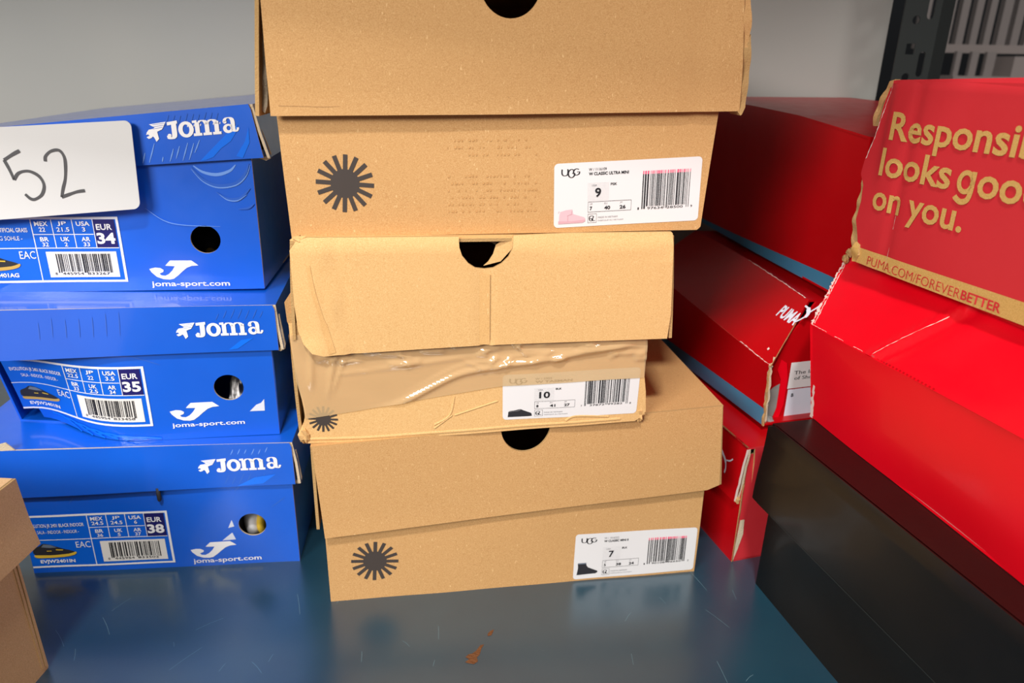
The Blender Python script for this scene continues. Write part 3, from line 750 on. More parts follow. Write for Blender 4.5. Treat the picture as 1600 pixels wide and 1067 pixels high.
# middle, size 35, crushed at its left end
r1, r2 = rows(('22.5', '22', '3.5'), ('33', '2.5', '34'))
def o35(u, v):
    k = sstep((-.095-u)/.125); return .0004*sin(u*40)-.050*k*k*(1-min(1, max(0, v/.105))**1.2*.72)
def crump35(b, fr):  # crumple drawn as streaks of a brighter blue
    for i in range(7):
        u = -.20+i*.012; stroke(b, fr, spl([(u, .0015+.0105*max(0, 1-i/6)), (u+.012, .004+.007*max(0, 1-i/6)), (u+.03, .002)], 4), .0018, BLB, .0009)
blue_box('glossy blue shoe box size 35 with crushed left corner, middle of its stack', (-.20296, .5756), 8.5, .1272, .112,
         [(-.2250, .0800), (.0072, .0810), (.0066, .1205), (-.2250, .1225)], (.0070, .0085), (-.0380, .0465),
         dict(args=('35', r1, r2, 'EVOLUTION JR 2401 BLACK INDOOR', 'SALA - INDOOR - INDOOR -', 'EVJW2401IN', ('8', '445954', '833458'), 35),
              j=(-.0882, .0173), url=(-.0880, .0105, -.0282, .0155), bl=(-.212, .004), bm=[(-.15, .001), (-.1, 0)],
              extra=[lambda b, fr: decal(b, fr, [(-.0230, .0235), (-.0105, .0235), (-.0100, .0345), (-.0130, .0310), (-.0170, .0295)], WHD, .0003),
                     crump35, splay35, scratches([(-.09, .07, .005, -2.4), (-.1, .074, .005, -2.6)], BLM)],
              lid=[lambda b, fr: word_logo(b, fr, -.0720, .0935, .0680, .0), scratches(sc(7, -.040, .1095, .0058, .0075, .5), BLM, .0009),
                   scratches(sc(7, -.175, .098, .010, .018, .1), BLM, .0009),
                   lambda b, fr: decal(b, fr, [(-.033, .0825), (-.022, .091), (-.012, .0925), (-.0255, .0835)], BLB, .0003)]),
         off=o35, lside=(.0015, .0040))
# top, size 34, lid sprung up on the right
r1, r2 = rows(('22', '21.5', '3'), ('32', '2', '33'))
def arcs34(b, fr):
    for k, (p, mt, wd) in enumerate((([(-.046, .1040), (-.039, .0990), (-.0285, .0970), (-.018, .1000), (-.0125, .1050)], BLL, .0026),
                                     ([(-.048, .1030), (-.040, .0930), (-.0285, .0880), (-.014, .0900), (-.006, .0975), (-.002, .1060)], BLM, .0030),
                                     ([(-.048, .1015), (-.040, .0915), (-.0285, .0865), (-.014, .0885), (-.005, .0960), (-.001, .1050)], BLL, .0010),
                                     ([(-.0305, .0830), (-.022, .0775), (-.012, .0780), (-.003, .0860)], BLM, .0026),
                                     ([(-.028, .0810), (-.022, .0765), (-.014, .0760), (-.006, .0810)], BLL, .0009),
                                     ([(-.0145, .0690), (-.006, .0700), (-.001, .0735)], BLM, .0018),
                                     ([(-.088, .0700), (-.075, .0600), (-.060, .0560), (-.030, .0545)], BLL, .0007))):
        q = spl(p, 6); n = len(q); stroke(b, fr, q, [wd*(.25+.75*sin(pi*i/(n-1))) for i in range(n)], mt, .0003+.00015*k)
def lid34(b, fr):
    word_logo(b, fr, -.0770, .1225, .0712, .0062)
    scratches([(-.062+i*.0048, .1350+i*.0004, .0085-.0006*(i % 3), .45) for i in range(9)], BLM, .0011)(b, fr)
    scratches([(-.050+i*.0050, .1340+i*.0005, .0017, .3) for i in range(7)], WHD, .0009)(b, fr)
    scratches([(-.083, .1065, .008, .35), (-.078, .1068, .015, .4), (-.068, .1075, .004, .3), (-.062, .1078, .010, .4), (-.057, .110, .010, .4), (-.052, .1085, .014, .4), (-.047, .1092, .013, .4), (-.042, .1148, .010, .5)], BLL, .0010)(b, fr)
    decal(b, fr, [(-.0385, .1085), (-.030, .1165), (-.012, .1330), (-.006, .1370), (-.008, .1310), (-.0130, .1240), (-.021, .1185), (-.028, .1115), (-.034, .1092)], BLB, .0003)
    decal(b, fr, [(-.0050, .1110), (.0015, .1230), (.002, .1350), (-.002, .1240), (-.010, .1125)], BLB, .0003)
blue_box('glossy blue shoe box size 34 behind a white card, top of its stack', (-.21495, .6104), 6.0, .2500, .112,
         [(-.2330, .0945), (.0112, .1112), (.0045, .1525), (-.2330, .1285)], (-.0012, .0020), (-.0438, .0435),
         dict(args=('34', r1, r2, 'EVOLUTION JR ARTIFICIAL GRASS', 'GRASS - AG SOHLE -', 'EVJW2401AG', ('8', '445954', '833267'), 34),
              j=(-.0928, .0090), url=(-.0928, .0018, -.0283, .0075), extra=[arcs34], lid=[lid34], bl=(-.2335, -.001)),
         lside=(.0020, .0050), loff=lambda u, v: .0045+.0006*sin(u*25))

# white card with 52 leaning on the top blue box
fcd = vframe(-.21495, .6104, .2500, 6.0)
fcard = Frame(fcd.P, fcd.d, fcd.up, fcd.n, lambda u, v: .0105+(.14-v)*.04)
card = thing('number_card', tuple(fcard.at(-.15, .064)), 'white rounded card with handwritten 52, leaning on the top blue shoe box', 'card')
b = MB()
out = []
qc = [(-.2600, .0580), (-.0868, .0717), (-.0845, .1400), (-.2600, .1292)]
s = Sub(fcard, qc)
for cx, cy, a in ((.968, .92, 0), (.03, .92, pi/2), (.03, .08, pi), (.968, .08, 1.5*pi)):
    out += [(cx+.03*cos(a+pi/2*i/6), cy+.078*sin(a+pi/2*i/6)) for i in range(7)]
panel(b, s, out, CARD, .0008, rim=CARD, back=CARD, step=.05)
b.build('card_sheet', card)
b = MB()
def cx(x, y):      # crop pixels of the handwriting -> card units
    u = (-184.6+(x-0)*(99.7/655))/1000; v = (133.1+(x/655)*7-(y-185)*.1535)/1000
    return (u, v)
def hand(pts, wd): 
    q = spl([cx(*p) for p in pts], 6); n = len(q); stroke(b, fcard, q, [wd*(.82+.08*sin(i*.5)) for i in range(n)], MARK, .0004)
hand([(95, 300), (60, 315), (12, 340)], .0030); hand([(12, 340), (28, 385), (42, 440)], .0026)
hand([(42, 440), (70, 408), (120, 402), (165, 430), (182, 475), (165, 520), (130, 542), (105, 540), (82, 515)], .0027)
hand([(210, 360), (215, 335), (245, 312), (285, 310), (305, 345), (302, 400), (290, 455), (272, 500), (258, 542)], .0026)
hand([(258, 542), (300, 530), (340, 520), (378, 517)], .0028)
o = b.build('handwriting', card)
o['label'] = 'dark marker digits 52'

# things inside the holes
def lump(name, label, cat, c, r, mats, seed):   # mats: part -> (size factors, offset, material, roughness)
    t = thing(name, (c[0], c[1], c[2]-r[2]), label, cat); 
    for part, (sq, dz, m, rr) in mats.items():
        b = MB(); vs = []; fs = []; n = 12; q = random.Random(seed)
        for i in range(n+1):
            for j in range(2*n):
                a = pi*i/n; tt = pi*j/n; k = 1+rr*q.uniform(-1, 1)
                vs.append((c[0]+dz[0]+r[0]*sq[0]*k*sin(a)*cos(tt), c[1]+dz[1]+r[1]*sq[1]*k*sin(a)*sin(tt), c[2]+dz[2]+r[2]*sq[2]*k*cos(a)))
        for i in range(n):
            for j in range(2*n): fs.append([i*2*n+j, (i+1)*2*n+j, (i+1)*2*n+(j+1) % (2*n), i*2*n+(j+1) % (2*n)])
        b.add(vs, fs, m, rr < .05); b.build(part, t)
    return t
lump('football_shoe', 'white and yellow shoe seen through the hole of the size 38 blue box', 'shoe', (-.2390, .5890, .0330), (.0095, .017, .020),
     {'shoe_upper': ((1, 1, 1), (0, 0, 0), WH, .0), 'shoe_heel': ((.8, 1.1, .9), (-.0125, .003, 0), SHOEK, .0), 'shoe_sole': ((.6, .9, .8), (.0080, 0, -.002), YEL, 0)}, 1)
lump('tissue_paper', 'crumpled grey white paper seen through the hole of the size 35 blue box', 'paper', (-.2420, .6020, .1560), (.008, .020, .022),
     {'paper_sheet': ((1, 1, 1), (0, 0, 0), STK, .12), 'paper_fold': ((.9, .5, .35), (-.012, -.006, -.014), STK, .12)}, 2)
lump('football_shoe', 'dark and yellowish shoe seen through the hole of the size 34 blue box', 'shoe', (-.2720, .6560, .2780), (.016, .022, .017),
     {'shoe_upper': ((1, 1, 1), (0, 0, 0), SHOEK, .0), 'shoe_sole': ((.35, .5, .4), (.003, -.014, -.004), SOLE, 0)}, 3)
# small black lace tip poking out under the lid of the lowest blue box
tg = thing('lace_tip', tuple(vframe(-.1934, .5654, 0, 5.95).at(-.1135, .0715, .004)), 'small black lace tip sticking out under the lid of the bottom blue box', 'lace')
b = MB(); fj = vframe(-.1934, .5654, 0, 5.95)
q = [(.0018*cos(2*pi*k/10), .0018*sin(2*pi*k/10)) for k in range(10)]
c0 = fj.at(-.1135, 0, .0030)
vs = [(c0.x+x, c0.y+y, z) for z in (.0725, .0740, .0860) for x, y in [(a*(.7 if z < .073 else 1), c*(.7 if z < .073 else 1)) for a, c in q]]
b.add(vs, [[i+10*k, (i+1) % 10+10*k, (i+1) % 10+10+10*k, i+10+10*k] for k in range(2) for i in range(10)]+[list(range(10))[::-1], list(range(20, 30))], SHOEK, True)
b.build('tip', tg)

# ------------------------------------------------------------------ near right stack: black box, red box, red slogan box
Pb = (.22417, .54539); yb = -75.74
fb = vframe(*Pb, 0, yb, lambda u, v: .0005*sin(u*20)-.004*gauss(v-.05, .03)*sstep(u/.05))
bx = thing('shoe_box', (.33, .42, 0), 'satin black shoe box with lid, on the shelf under the bright red box at right', 'box')
b = MB(); pl = [(0, 0), (.33, 0), (.33, .135), (.003, .135)]
panel(b, fb, pl, BLACK, .002, rim=RIMW); tray(b, fb, pl, .20, BLACK, .002, wob=.0005)
b.build('box_body', bx)
b = MB(); fbl = vframe(*Pb, 0, yb, lambda u, v: .007+.0035*sstep((.15-v)/.06)-.0028*sstep((v-.1555)/.003))
pl = [(-.0095, .0862), (.0, .0855), (.34, .0855), (.34, .1584), (-.003, .1584), (-.0080, .1560)]
panel(b, fbl, pl, BLACK, .002, rim=BLACK, step=.006); tray(b, fbl, [(-.0095, .0862), (.34, .0855), (.34, .1584), (-.0075, .1584)], .212, BLACK, .002, rim=BLACK, base='top', wob=.0004)
n_ = 30; stroke(b, fbl, [(.02+.31*i/n_, .0862) for i in range(n_+1)], .0005, POST, .0003)
b.build('box_lid', bx)

# bright red box lying on the black one: lower side wall, bulged crease, upper wall leaning inwards
P2 = (.25603, .56567); y2 = -78.6
g2 = vframe(*P2, 0, y2)
def gp(fr, u, z, w): return fr.P+fr.d*u+fr.n*w+V((0, 0, z))
rb = thing('shoe_box', (.37, .44, .159), 'bright glossy red shoe box, caved in, between the black box and slogan box', 'box')
b = MB(); zb = .1588; zc = .2400; ztop = .2895
bf, bn, cf, cn, tf, tn = gp(g2, 0, zb, 0), gp(g2, .34, zb, 0), gp(g2, -.0137, .2376, .006), gp(g2, .34, .2485, .008), gp(g2, -.0417, ztop, -.0375), gp(g2, .34, ztop, -.030)
fr, q = quadframe(bf, bn, cn, cf); o0 = fr.off
H2 = q[3][1]
fr.off = lambda u, v: o0(u, v)+.003*sin(pi*min(1, max(0, v/H2)))*sin(pi*min(1, max(0, u/.33)))+.0008*sin(u*30)
panel(b, fr, q, RED, .002, rim=RED, back=GREYP); low2 = fr
fr, q = quadframe(cf, cn, tn, tf); o1 = fr.off; up2 = fr; UQ = q
def oup(u, v):
    # diagonal fold coming down from the slogan box and the broken crease beside it
    s = (u-.078)-(v)*.55
    return o1(u, v)+.0022*gauss(s, .0035)-.0020*gauss(s-.008, .006)-.0035*gauss(s-.05, .035)*sstep(v/.02)
fr.off = oup
panel(b, fr, q, RED, .002, rim=RED, back=GREYP, step=.004)
i_ = lambda fr, u, z: gp(fr, u, z, -.205)
qpanel(b, tf, tn, i_(g2, .34, ztop), i_(g2, -.03, ztop), RED, th=.002, rim=RED, back=GREYP, step=.02)
qpanel(b, i_(g2, 0, zb), i_(g2, .34, zb), bn, bf, RED, th=.002, rim=RED, back=GREYP, step=.02)
qpanel(b, i_(g2, .34, zb), i_(g2, 0, zb), i_(g2, -.03, ztop), i_(g2, .34, ztop), RED, th=.002, rim=RIMW, back=GREYP, step=.02)
def poly_end(b, pts, mat, n):
    k = len(b.v); b.add([V(p) for p in pts]+[V(p)+n*.002 for p in pts], [list(range(len(pts))), list(range(len(pts), 2*len(pts)))[::-1]], mat)
poly_end(b, [bf, cf, tf, i_(g2, -.03, ztop), i_(g2, 0, zb)], RED, g2.d); poly_end(b, [bn, cn, tn, i_(g2, .34, ztop), i_(g2, .34, zb)], RED, -g2.d)
# worn edges
rs = random.Random(12)
def worn(b, fr, pts, wd, mat, seed, k=26, w=.0004):
    rr = random.Random(seed); q = spl(pts, k); n = len(q)
    stroke(b, fr, [(u+rr.uniform(-1, 1)*wd*.35, v+rr.uniform(-1, 1)*wd*.35) for u, v in q], [wd*rr.uniform(.15, 1.1) for _ in q], mat, w)
worn(b, up2, [(.0015, .001), (UQ[3][0]*.5+.001, UQ[3][1]*.5), (UQ[3][0]+.001, UQ[3][1])], .0035, SCUFF, 1)
worn(b, up2, [(.004, .0022), (UQ[3][0]*.5+.004, UQ[3][1]*.5), (UQ[3][0]+.005, UQ[3][1]*.96)], .0012, SCUFF, 6)
worn(b, low2, [(.001, .0), (.0012, .014), (.001, .028)], .0045, SCUFF, 2, 8)
for a in (.002, .012, .034, .058): worn(b, up2, [(a, .0006), (a+.006, .0008), (a+.011, .0006)], .0004, SCUFF, 4, 5)
rr = random.Random(8)
for i in range(18): stroke(b, up2, [(.080+i*.0036, .0012), (.0818+i*.0036, -.0002+.001)], .0012, REDB, .0004)
worn(b, up2, [(.080, .002), (.0895, .020), (.108, .050)], .00035, SCUFF, 5, 12)
worn(b, low2, [(.232, .0004), (.24, .0006), (.262, .0004)], .0012, RIMW, 7, 6)
# crushed brown board showing at the upper far corner
for i in range(2):
    a = tf+(cf-tf)*(.02+.06*i)+V((-.002-.0004*i, -.006, .001)); crumple(b, a+V((-.001*i, -.002, .003-.002*i)), .0030, RIM, 30+i, 5, (.8, 1.2, 1.2))
b.build('box_body', rb)

# slogan box
P1 = (.27233, .57519); y1 = -76.06
def o_r1(u, v):
    return .0006*sin(u*30)-.0012*gauss(u-.033-.02*(v-.35), .005)-.0035*sstep((.012-u)/.012)*sstep((v-.34)/.05)-.004*sstep((v-.4275)/.006)
g1 = vframe(*P1, 0, y1, o_r1)
rb = thing('shoe_box', (.38, .47, .2925), 'red shoe box with a gold slogan and worn kraft corner, top of the right-hand stack', 'box')
b = MB(); zt = lambda u: .4290+.004*min(1, u/.11)
edge = [(.0004, .2925), (.34, .2925), (.34, .4335), (.114, .4338), (.0053, .4295), (.0010, .4265), (-.0035, .412), (-.0052, .3975), (-.0070, .385), (-.0118, .372), (-.0122, .360), (-.0060, .352), (-.0045, .340), (-.0065, .325), (-.002, .315), (.0010, .306), (-.0005, .298)]
panel(b, g1, edge, REDM, .0022, rim=RIM, step=.0035)
tray(b, g1, [(.002, .2925), (.34, .2925), (.34, .4335), (.006, .4290)], .20, REDM, .003, base='bottom', rim=REDM, wob=.0004)
gg = lambda u, v, w: gp(g1, u, v, w)
qpanel(b, gg(.0053, .4292, -.001), gg(.34, .4332, -.001), gg(.34, .4300, -.20), gg(-.01, .4270, -.20), REDM, th=.0022, rim=REDM, step=.01)
# gold band, slogan, address
def zst(u): return .3048+(u/.153)*.0016
n = 40; vs = []; fs_ = []
for i in range(n+1):
    u = .0012+(.338-.0012)*i/n
    for k in range(4): vs.append(g1.at(u, .2928+(zst(min(u, .2))-.2928)*k/3, .0003))
for i in range(n):
    for k in range(3): a = 4*i+k; fs_.append([a, a+4, a+5, a+1])
b.add(vs, fs_, GOLD, True)
GT = GOLD
text(b, g1, 'Responsibly', .0140, .3820, .1600, .4080, GT, .02, .0009)
text(b, g1, 'looks', .0100, .3618, .0790, .3822, GT, .02, .0009)
decal(b, g1, circ(.0915, .3690, .0070, 32, ry=.0077), GT, .0009, .003, holes=[circ(.0915, .3690, .0036, 24, ry=.0045)])
stroke(b, g1, spl([(.0968, .3763), (.0968, .3700), (.0966, .3625), (.0950, .3578), (.0905, .3562), (.0865, .3578), (.0850, .3592)], 6), .0037, GT, .0009)
text(b, g1, 'ood', .1010, .3610, .1480, .3815, GT, .02, .0009)
text(b, g1, 'on you.', .0095, .3305, .0965, .3500, GT, .02, .0009)
text(b, g1, 'PUMA.COM/FOREVER', .0165, .2945, .1075, .3012, REDM, -.012, .0011); text(b, g1, 'BETTER', .1085, .2948, .1395, .3012, REDM, .02, .0011)
# raw corrugated far corner: rolled board layers
for (pp, mt, wo) in (([(.004, .4300), (-.001, .4285), (-.0068, .4200), (-.0115, .4080), (-.0118, .3960), (-.0085, .3960), (-.0065, .4080), (-.001, .4190), (.004, .4255)], KD, -.0035),
                     ([(-.0095, .3560), (-.0055, .3540), (-.0040, .3400), (-.0052, .3250), (-.0020, .3100), (.0005, .2960), (-.0045, .2955), (-.0100, .3100), (-.0125, .3220), (-.0105, .3400)], RIM, -.002),
                     ([(-.0010, .2925), (.003, .2930), (.006, .2990), (.004, .3070), (-.0005, .3085), (-.004, .3010)], GOLD, .0015)):
    ff = Frame(g1.P, g1.d, g1.up, g1.n, lambda u, v, wo=wo: wo+.0008*sin(v*400+u*200))
    panel(b, ff, pp, mt, .004, rim=RIM, step=.003)
worn(b, g1, [(.0055, .428), (.0025, .421), (.0, .413), (-.0035, .400), (-.0065, .388), (-.0105, .372)], .0009, SCUFF, 20, 8)
for a in (.338, .312): worn(b, g1, [(.0352, a), (.0350, a-.012)], .0005, SCUFF, 21, 4)
b.build('box_body', rb)

# ------------------------------------------------------------------ rear red stack
# lowest
P3 = (.19808, .61835); y3 = -72.9
g3 = vframe(*P3, 0, y3, lambda u, v: .0005*sin(u*30)); L3 = .0442; B3 = -.17
rb = thing('shoe_box', (.27, .72, 0), 'dark red shoe box with torn corners, lowest of the rear red stack', 'box', 'red shoe boxes stacked at the back right')
b = MB()
panel(b, g3, [(B3, 0), (L3, 0), (L3, .115), (B3, .115)], REDB, .002, rim=RIM)
q3 = lambda u, z, w: gp(g3, u, z, w)
# near end wall, torn open beside the corner
A, B_, C_, D_ = q3(L3, 0, 0), q3(L3, 0, -.19), q3(L3, .115, -.19), q3(L3, .115, 0)
fe, qe = quadframe(A, B_, C_, D_)
panel(b, fe, [(.0, 0), (.19, 0), (.19, .115), (.001, .115)], REDM, .002, rim=RIM)
decal(b, fe, [(.0005, .0015), (.0035, .012), (.0075, .030), (.0065, .046), (.0020, .046), (.0008, .020)], RIMW, .0005)
qpanel(b, q3(B3, 0, -.19), q3(L3, 0, -.19), q3(L3, 0, 0), q3(B3, 0, 0), REDB, th=.002, back=REDB, rim=REDM, step=.03)
qpanel(b, q3(L3, 0, -.19), q3(B3, 0, -.19), q3(B3, .115, -.19), q3(L3, .115, -.19), REDB, th=.002, back=REDB, step=.03)
qpanel(b, q3(B3, 0, -.19), q3(B3, 0, 0), q3(B3, .115, 0), q3(B3, .115, -.19), REDB, th=.002, back=REDB, step=.03)
b.build('box_body', rb)
b = MB(); g3l = vframe(*P3, 0, y3, lambda u, v: .004)
panel(b, g3l, [(B3-.004, .062), (.0405, .0640), (.0478, .1240), (B3-.004, .1280)], REDB, .002, rim=RIM)
qpanel(b, q3(B3-.004, .128, .004), q3(.0478, .1240, .004), q3(.0478, .1240, -.195), q3(B3-.004, .128, -.195), REDB, th=.002, back=REDB, rim=REDM, step=.02)
A, B_, C_, D_ = q3(.0425, .066, -.004), q3(.0478, .066, -.195), q3(.0478, .1238, -.195), q3(.0478, .1238, -.001)
fe, qe = quadframe(A, B_, C_, D_)
panel(b, fe, [(.0050, .004), (.19, 0), (.19, .0575), (.0003, .0575), (.0030, .04), (.0045, .02)], REDM, .002, rim=RIM)
for k, (u0, w0, u1, w1) in enumerate(((.0478, .004, .0405, .004), (.0478, .0015, .0415, .001))):      # open double wall edge
    a, c = q3(u0, .1225, w0), q3(u1, .0655, w1); r = random.Random(k)
    pts = [a+(c-a)*(i/9)+V((r.uniform(-1, 1)*.0005, 0, 0)) for i in range(10)]; vs = []
    for p in pts: vs += [p-g3.d*-.0006+g3.n*.0012, p+g3.d*.0006-g3.n*.0012]
    b.add(vs, [[2*i, 2*i+1, 2*i+3, 2*i+2] for i in range(9)], RIMW if k else SCUFF)
crumple(b, q3(.0408, .0665, .001), .0032, RIM, 3, 5, (.8, 1, 1.3))
# leaping cat mark, mostly hidden
stroke(b, g3l, spl([(.008, .104), (.013, .101), (.019, .0955), (.021, .089), (.020, .083)], 5), [.003]*12+[.0018]*9, WHD, .0004)
stroke(b, g3l, spl([(.019, .096), (.026, .099), (.030, .103)], 5), .0014, WHD, .0004)
b.build('box_lid', rb)

# middle: caved in like the bright red one, near end torn open
P2b = (.19752, .71645); y2b = -73.42
gm = vframe(*P2b, 0, y2b); mp = lambda u, z, w: gp(gm, u, z, w)
rb = thing('shoe_box', (.27, .80, .130), 'torn red shoe box with white cat logo, middle of the rear red stack', 'box', 'red shoe boxes stacked at the back right')
zb = .1300; Lm = .1182; Bm = -.13
b = MB()
bf, bn = mp(Bm, zb, 0), mp(Lm, zb, 0); cf, cn = mp(Bm, .2140, .002), mp(Lm-.0005, .1885, .002)
tn, tf = V((.2650, .6300, .2425)), V((.2240, .9000, .2455))
fr, q = quadframe(bf, bn, cn, cf); lowm = fr; LQ = q
rr = random.Random(5)
edge = [q[0]]+[(q[1][0]-.003*abs(sin(k*2.1))-.001*k/9, q[1][1]+(q[2][1]-q[1][1])*k/9) for k in range(9)]+[q[2], q[3]]
panel(b, fr, edge, REDB, .003, rim=RIMW, back=GREYP, step=.006)
n = 12; vs = []; fs_ = []
for i in range(n+1):
    u = Bm+(Lm-.001-Bm)*i/n
    for k, w_ in ((zb+.0002, .0005), (zb+.0145 + .002*i/n, .0008)): vs.append(mp(u, k, w_))
b.add(vs, [[2*i, 2*i+2, 2*i+3, 2*i+1] for i in range(n)], TEAL, True)
fr, q = quadframe(cf, cn, tn, tf); upm = fr; UM = q
panel(b, fr, q, REDB, .003, rim=REDB, back=GREYP, step=.008)
qpanel(b, tf, tn, mp(Lm-.01, .2435, -.20), mp(Bm, .247, -.20), REDB, th=.002, back=REDB, rim=REDB, step=.02)
qpanel(b, mp(Bm, zb, -.20), mp(Lm, zb, -.20), bn, bf, REDB, th=.002, back=REDB, rim=REDB, step=.02)
qpanel(b, mp(Lm, zb, -.20), mp(Bm, zb, -.20), mp(Bm, .247, -.20), mp(Lm-.01, .2435, -.20), REDB, th=.002, back=REDB, step=.02)
poly_end(b, [bf, cf, tf, mp(Bm, .247, -.20), mp(Bm, zb, -.20)], REDB, gm.d)
# near end: inner wall set back, a torn window with grey paper, white stickers
e0 = V(mp(Lm-.010, zb, -.003)); ex = (V(mp(Lm-.010, zb, -.20))-e0).normalized(); fe = Frame(e0, ex, (0, 0, 1), gm.d)
panel(b, fe, [(0, 0), (.19, 0), (.19, .112), (.040, .112), (.0, .056)], REDB, .002, rim=REDB, back=GREYP)
decal(b, fe, [(.0, .001), (.012, .001), (.0155, .012), (.0150, .036), (.0085, .033), (.0, .026)], GREYP, .0006)
decal(b, fe, [(.0125, .001), (.0190, .001), (.0225, .014), (.0225, .040), (.0190, .056), (.0125, .060), (.0100, .050), (.0150, .040), (.0150, .012)], RED, .0009)
rect(b, fe, .0235, .030, .09, .056, STK, .0012); rect(b, fe, .0245, .001, .09, .029, WHD, .0012)
text(b, fe, 'The lace', .028, .044, .055, .0475, INKL, 0, .0016); text(b, fe, 'of Shoes', .029, .0385, .055, .042, INKL, 0, .0016); text(b, fe, 'B', .0285, .0215, .031, .025, INKL, .02, .0016)
crumple(b, fe.at(.004, .003, .003), .0045, GREYP, 4, 5, (1.6, 1, .6))
# torn board edges
def ragged(b, a, c, wd, seed, dirn, n=12, mat=RIMW, th=.0022):
    r = random.Random(seed); vs = []
    for i in range(n+1):
        p = a+(c-a)*(i/n)+dirn*(r.uniform(-1, 1)*wd*.5); k = wd*r.uniform(.5, 1.2)
        vs += [p, p+dirn*k, p+dirn*k-gm.d*th, p-gm.d*th]
    b.add(vs, [[4*i+j, 4*i+4+j, 4*i+4+(j+1) % 4, 4*i+(j+1) % 4] for i in range(n) for j in range(4)], mat)
ragged(b, V(mp(Lm+.0005, zb+.004, -.001)), V(cn)+V((0, -.001, 0)), .0020, 3, -gm.n, 12, RIMW); ragged(b, V(mp(Lm+.001, zb, .001)), V(cn), .0016, 9, -gm.n, 14, RIM)
ragged(b, V(cn), V(cn)+(V(tn)-V(cn))*.72, .0015, 4, V((0, 0, -1)), 12, RIMW); ragged(b, V(cn)+V((0, -.0006, 0)), V(cn)+(V(tn)-V(cn))*.72+V((0, -.0006, 0)), .0008, 14, V((0, 0, -1)), 12, RIM)
worn(b, upm, [(UM[1][0]-.001, .0006), (UM[1][0]-.02, .0004), (UM[1][0]-.05, .0003)], .0007, SCUFF, 5, 10)
eg = lambda t: (UM[2][0]+(UM[3][0]-UM[2][0])*t, UM[2][1]+(UM[3][1]-UM[2][1])*t-.0005)
worn(b, upm, [eg(.02), eg(.12), eg(.25), eg(.45)], .0009, SCUFF, 6, 14)
# word mark and cat, read along the wall
u2 = UM[1][0]
text(b, upm, 'PUMA', u2-.0400, .0335, u2-.0130, .0445, WHD, .03, .0006)
stroke(b, upm, spl([(u2-.0190, .0510), (u2-.0130, .0500), (u2-.0085, .0460), (u2-.0105, .0415), (u2-.0140, .0370)], 5), [.0015]*5+[.0036]*8+[.0015]*8, WHD, .0006)
stroke(b, upm, spl([(u2-.0095, .0470), (u2-.0060, .0525), (u2-.0045, .0560)], 5), .0016, WHD, .0006)
stroke(b, upm, [(u2-.0170, .0095), (u2-.0150, .0088)], .0018, SCUFF, .0006)
b.build('box_body', rb)

# top
Pt = (.23892, .91978); yt = -82.09
gt = vframe(*Pt, 0, yt, lambda u, v: .0012*sin(u*14)); tp_ = lambda u, z, w: gp(gt, u, z, w)
rb = thing('shoe_box', (.34, .80, .2505), 'plain dark red shoe box with teal lower band, top of the rear red stack', 'box', 'red shoe boxes stacked at the back right')
b = MB(); u0, u1 = -.055, .315
pl = [(u0, .2505), (u1, .2505), (u1, .3860), (.199, .3945), (.106, .3975), (u0, .4000)]
panel(b, gt, pl, REDB, .002, rim=REDB)
n = 16; vs = []
for i in range(n+1):
    u = u0+(u1-u0)*i/n
    for z in (.2507, .2560+.0090*max(0, min(1, u/.29))): vs.append(gt.at(u, z, .0004))
b.add(vs, [[2*i, 2*i+2, 2*i+3, 2*i+1] for i in range(n)], TEAL, True)
qpanel(b, tp_(u0, .4000, 0), tp_(.106, .3975, 0), tp_(.106, .3985, -.20), tp_(u0, .4010, -.20), REDB, th=.002, back=REDB, rim=REDB, step=.02)
qpanel(b, tp_(.106, .3975, 0), tp_(.199, .3945, 0), tp_(.199, .3965, -.20), tp_(.106, .3985, -.20), REDB, th=.002, back=REDB, rim=REDB, step=.02)
qpanel(b, tp_(.199, .3945, 0), tp_(u1, .3860, 0), tp_(u1, .3900, -.20), tp_(.199, .3965, -.20), REDB, th=.002, back=REDB, rim=REDB, step=.02)
qpanel(b, tp_(u0, .2505, -.20), tp_(u1, .2505, -.20), tp_(u1, .2505, 0), tp_(u0, .2505, 0), REDB, th=.002, back=REDB, rim=REDB, step=.03)
qpanel(b, tp_(u1, .2505, 0), tp_(u1, .2505, -.20), tp_(u1, .3860, -.20), tp_(u1, .3860, 0), REDB, th=.002, back=REDB, rim=REDB, step=.03)
qpanel(b, tp_(u1, .2505, -.20), tp_(u0, .2505, -.20), tp_(u0, .401, -.20), tp_(u1, .386, -.20), REDB, th=.002, back=REDB, rim=REDB, step=.03)
qpanel(b, tp_(u0, .2505, -.20), tp_(u0, .2505, 0), tp_(u0, .400, 0), tp_(u0, .401, -.20), REDB, th=.002, back=REDB, rim=REDB, step=.03)
b.build('box_body', rb)

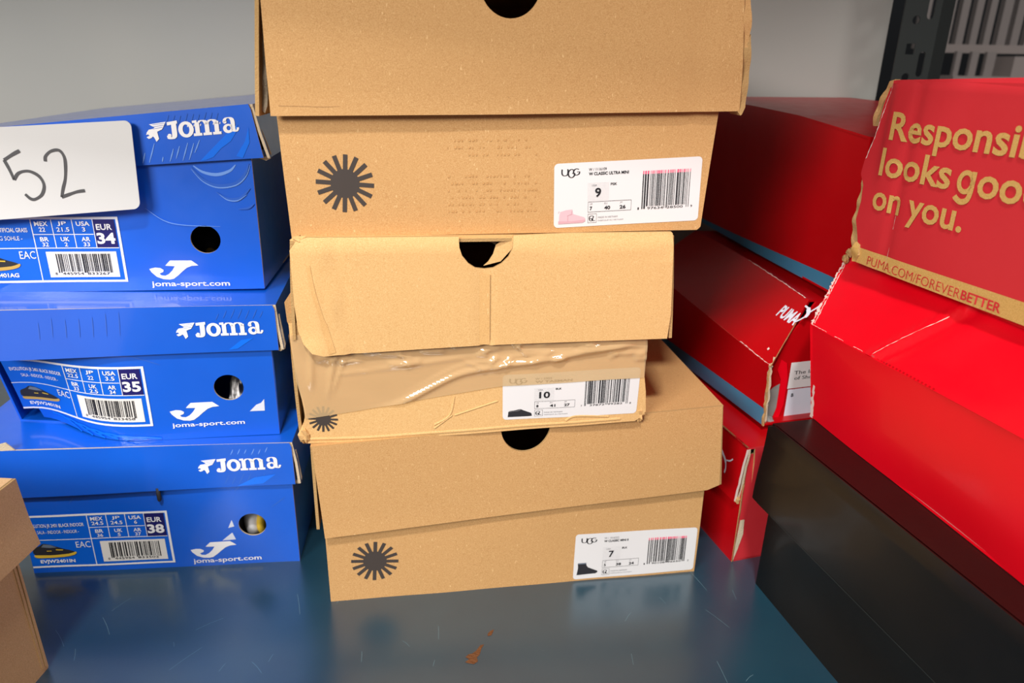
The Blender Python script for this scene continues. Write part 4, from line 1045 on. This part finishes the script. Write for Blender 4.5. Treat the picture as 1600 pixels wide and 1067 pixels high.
# ------------------------------------------------------------------ brown box in the left foreground
Pl = (-.34862, .43309); yl = -93
def brown():
    # visible side wall faces right; frame runs from the far corner towards the viewer, so mirror it
    a = radians(yl); d = V((cos(a), sin(a), 0)); n = V((-sin(a), cos(a), 0))     # n points to +x
    t = thing('shoe_box', (-.45, .33, 0), 'plain brown cardboard box with overhanging lid, in the left foreground', 'box')
    def fr(off): return Frame((Pl[0], Pl[1], 0), -d, (0, 0, 1), n, off)          # u runs away from viewer
    b = MB(); f = fr(lambda u, v: .0004*sin(u*30))
    panel(b, f, [(-.28, 0), (0, 0), (-.002, .145), (-.28, .145)], K3, .0025, rim=RIM, step=.008)
    tray(b, f, [(-.28, 0), (0, 0), (-.002, .145), (-.28, .145)], .19, K3, .0025)
    # folded board layers along the far corner
    for k in (0, 1):
        ff = fr(lambda u, v, k=k: .0006+.0004*k)
        panel(b, ff, [(-.0060+.003*k, .004), (-.0035+.003*k, .002), (-.0055+.003*k, .099), (-.0075+.003*k, .099)], K3, .001, rim=RIM, step=.02)
    b.build('box_body', t)
    b = MB(); f = fr(lambda u, v: .0042+.002*sstep((.13-v)/.03))
    panel(b, f, [(-.29, .1010), (.0150, .1025), (.0101, .1600), (-.29, .1605)], K3, .0025, rim=RIM)
    tray(b, f, [(-.29, .1010), (.0150, .1025), (.0101, .1600), (-.29, .1605)], .20, K3, .0025, base='top')
    b.build('box_lid', t)
brown()

# ------------------------------------------------------------------ shop beyond the upright
LG = plain('grey_slat', '#7b7370', .6, .3); DG = plain('dark_backdrop', '#1b1d20', .8, .2); CW = plain('dull_white_carton', '#857b77', .7, .3); DK = plain('black_fabric', '#0b0c0e', .9, .2)
def cuboid(b, x0, x1, y0, y1, z0, z1, m):
    b.add([(x0, y0, z0), (x1, y0, z0), (x1, y1, z0), (x0, y1, z0), (x0, y0, z1), (x1, y0, z1), (x1, y1, z1), (x0, y1, z1)],
          [[0, 3, 2, 1], [4, 5, 6, 7], [0, 1, 5, 4], [1, 2, 6, 5], [2, 3, 7, 6], [3, 0, 4, 7]], m)
b = MB(); cuboid(b, .5, 3.2, 2.2, 2.25, -1.0, 1.6, DG); o = b.build('wall_rear'); o['kind'] = 'structure'
b = MB(); rs = random.Random(6); x = .80
while x < 1.42:
    wd = rs.uniform(.010, .020); cuboid(b, x, x+wd, 1.60, 1.615, .475, .80, LG); x += wd+rs.uniform(.006, .016)
cuboid(b, .80, 1.42, 1.598, 1.602, .468, .484, CW)
o = b.build('slatted_screen'); o['label'] = 'blurred grey screen of upright slats seen beyond the metal upright'; o['category'] = 'screen'
b = MB(); cuboid(b, .845, 1.19, 1.52, 1.60, .385, .425, CW); cuboid(b, .955, 1.21, 1.52, 1.60, .425, .462, CW)
crumple(b, (1.105, 1.515, .433), .007, DK, 3, 5)
o = b.build('white_carton'); o['label'] = 'blurred dull white stepped carton below the grey slats, far right background'; o['category'] = 'carton'
b = MB()
for i in range(3): cuboid(b, .865+i*.030, .875+i*.030+.004*i, 1.56, 1.57, .425, .470, LG)
o = b.build('rack_prongs'); o['label'] = 'blurred pale upright prongs beside the white carton, behind the metal upright'; o['category'] = 'rack'
b = MB(); cuboid(b, .80, 1.6, 1.48, 1.62, .30, .372, DK)
for i in range(14): crumple(b, (.82+i*.05, 1.50, .368), .022, DK, 60+i, 5, (1.3, 1, .6))
o = b.build('dark_cloth_pile'); o['label'] = 'blurred black pile under the white carton, far right background'; o['category'] = 'cloth'
b = MB(); cuboid(b, 1.235, 1.34, 1.46, 1.50, .30, .80, DK)
o = b.build('dark_pillar'); o['label'] = 'blurred black upright at the right edge of the photo, beside the slats'; o['category'] = 'pillar'
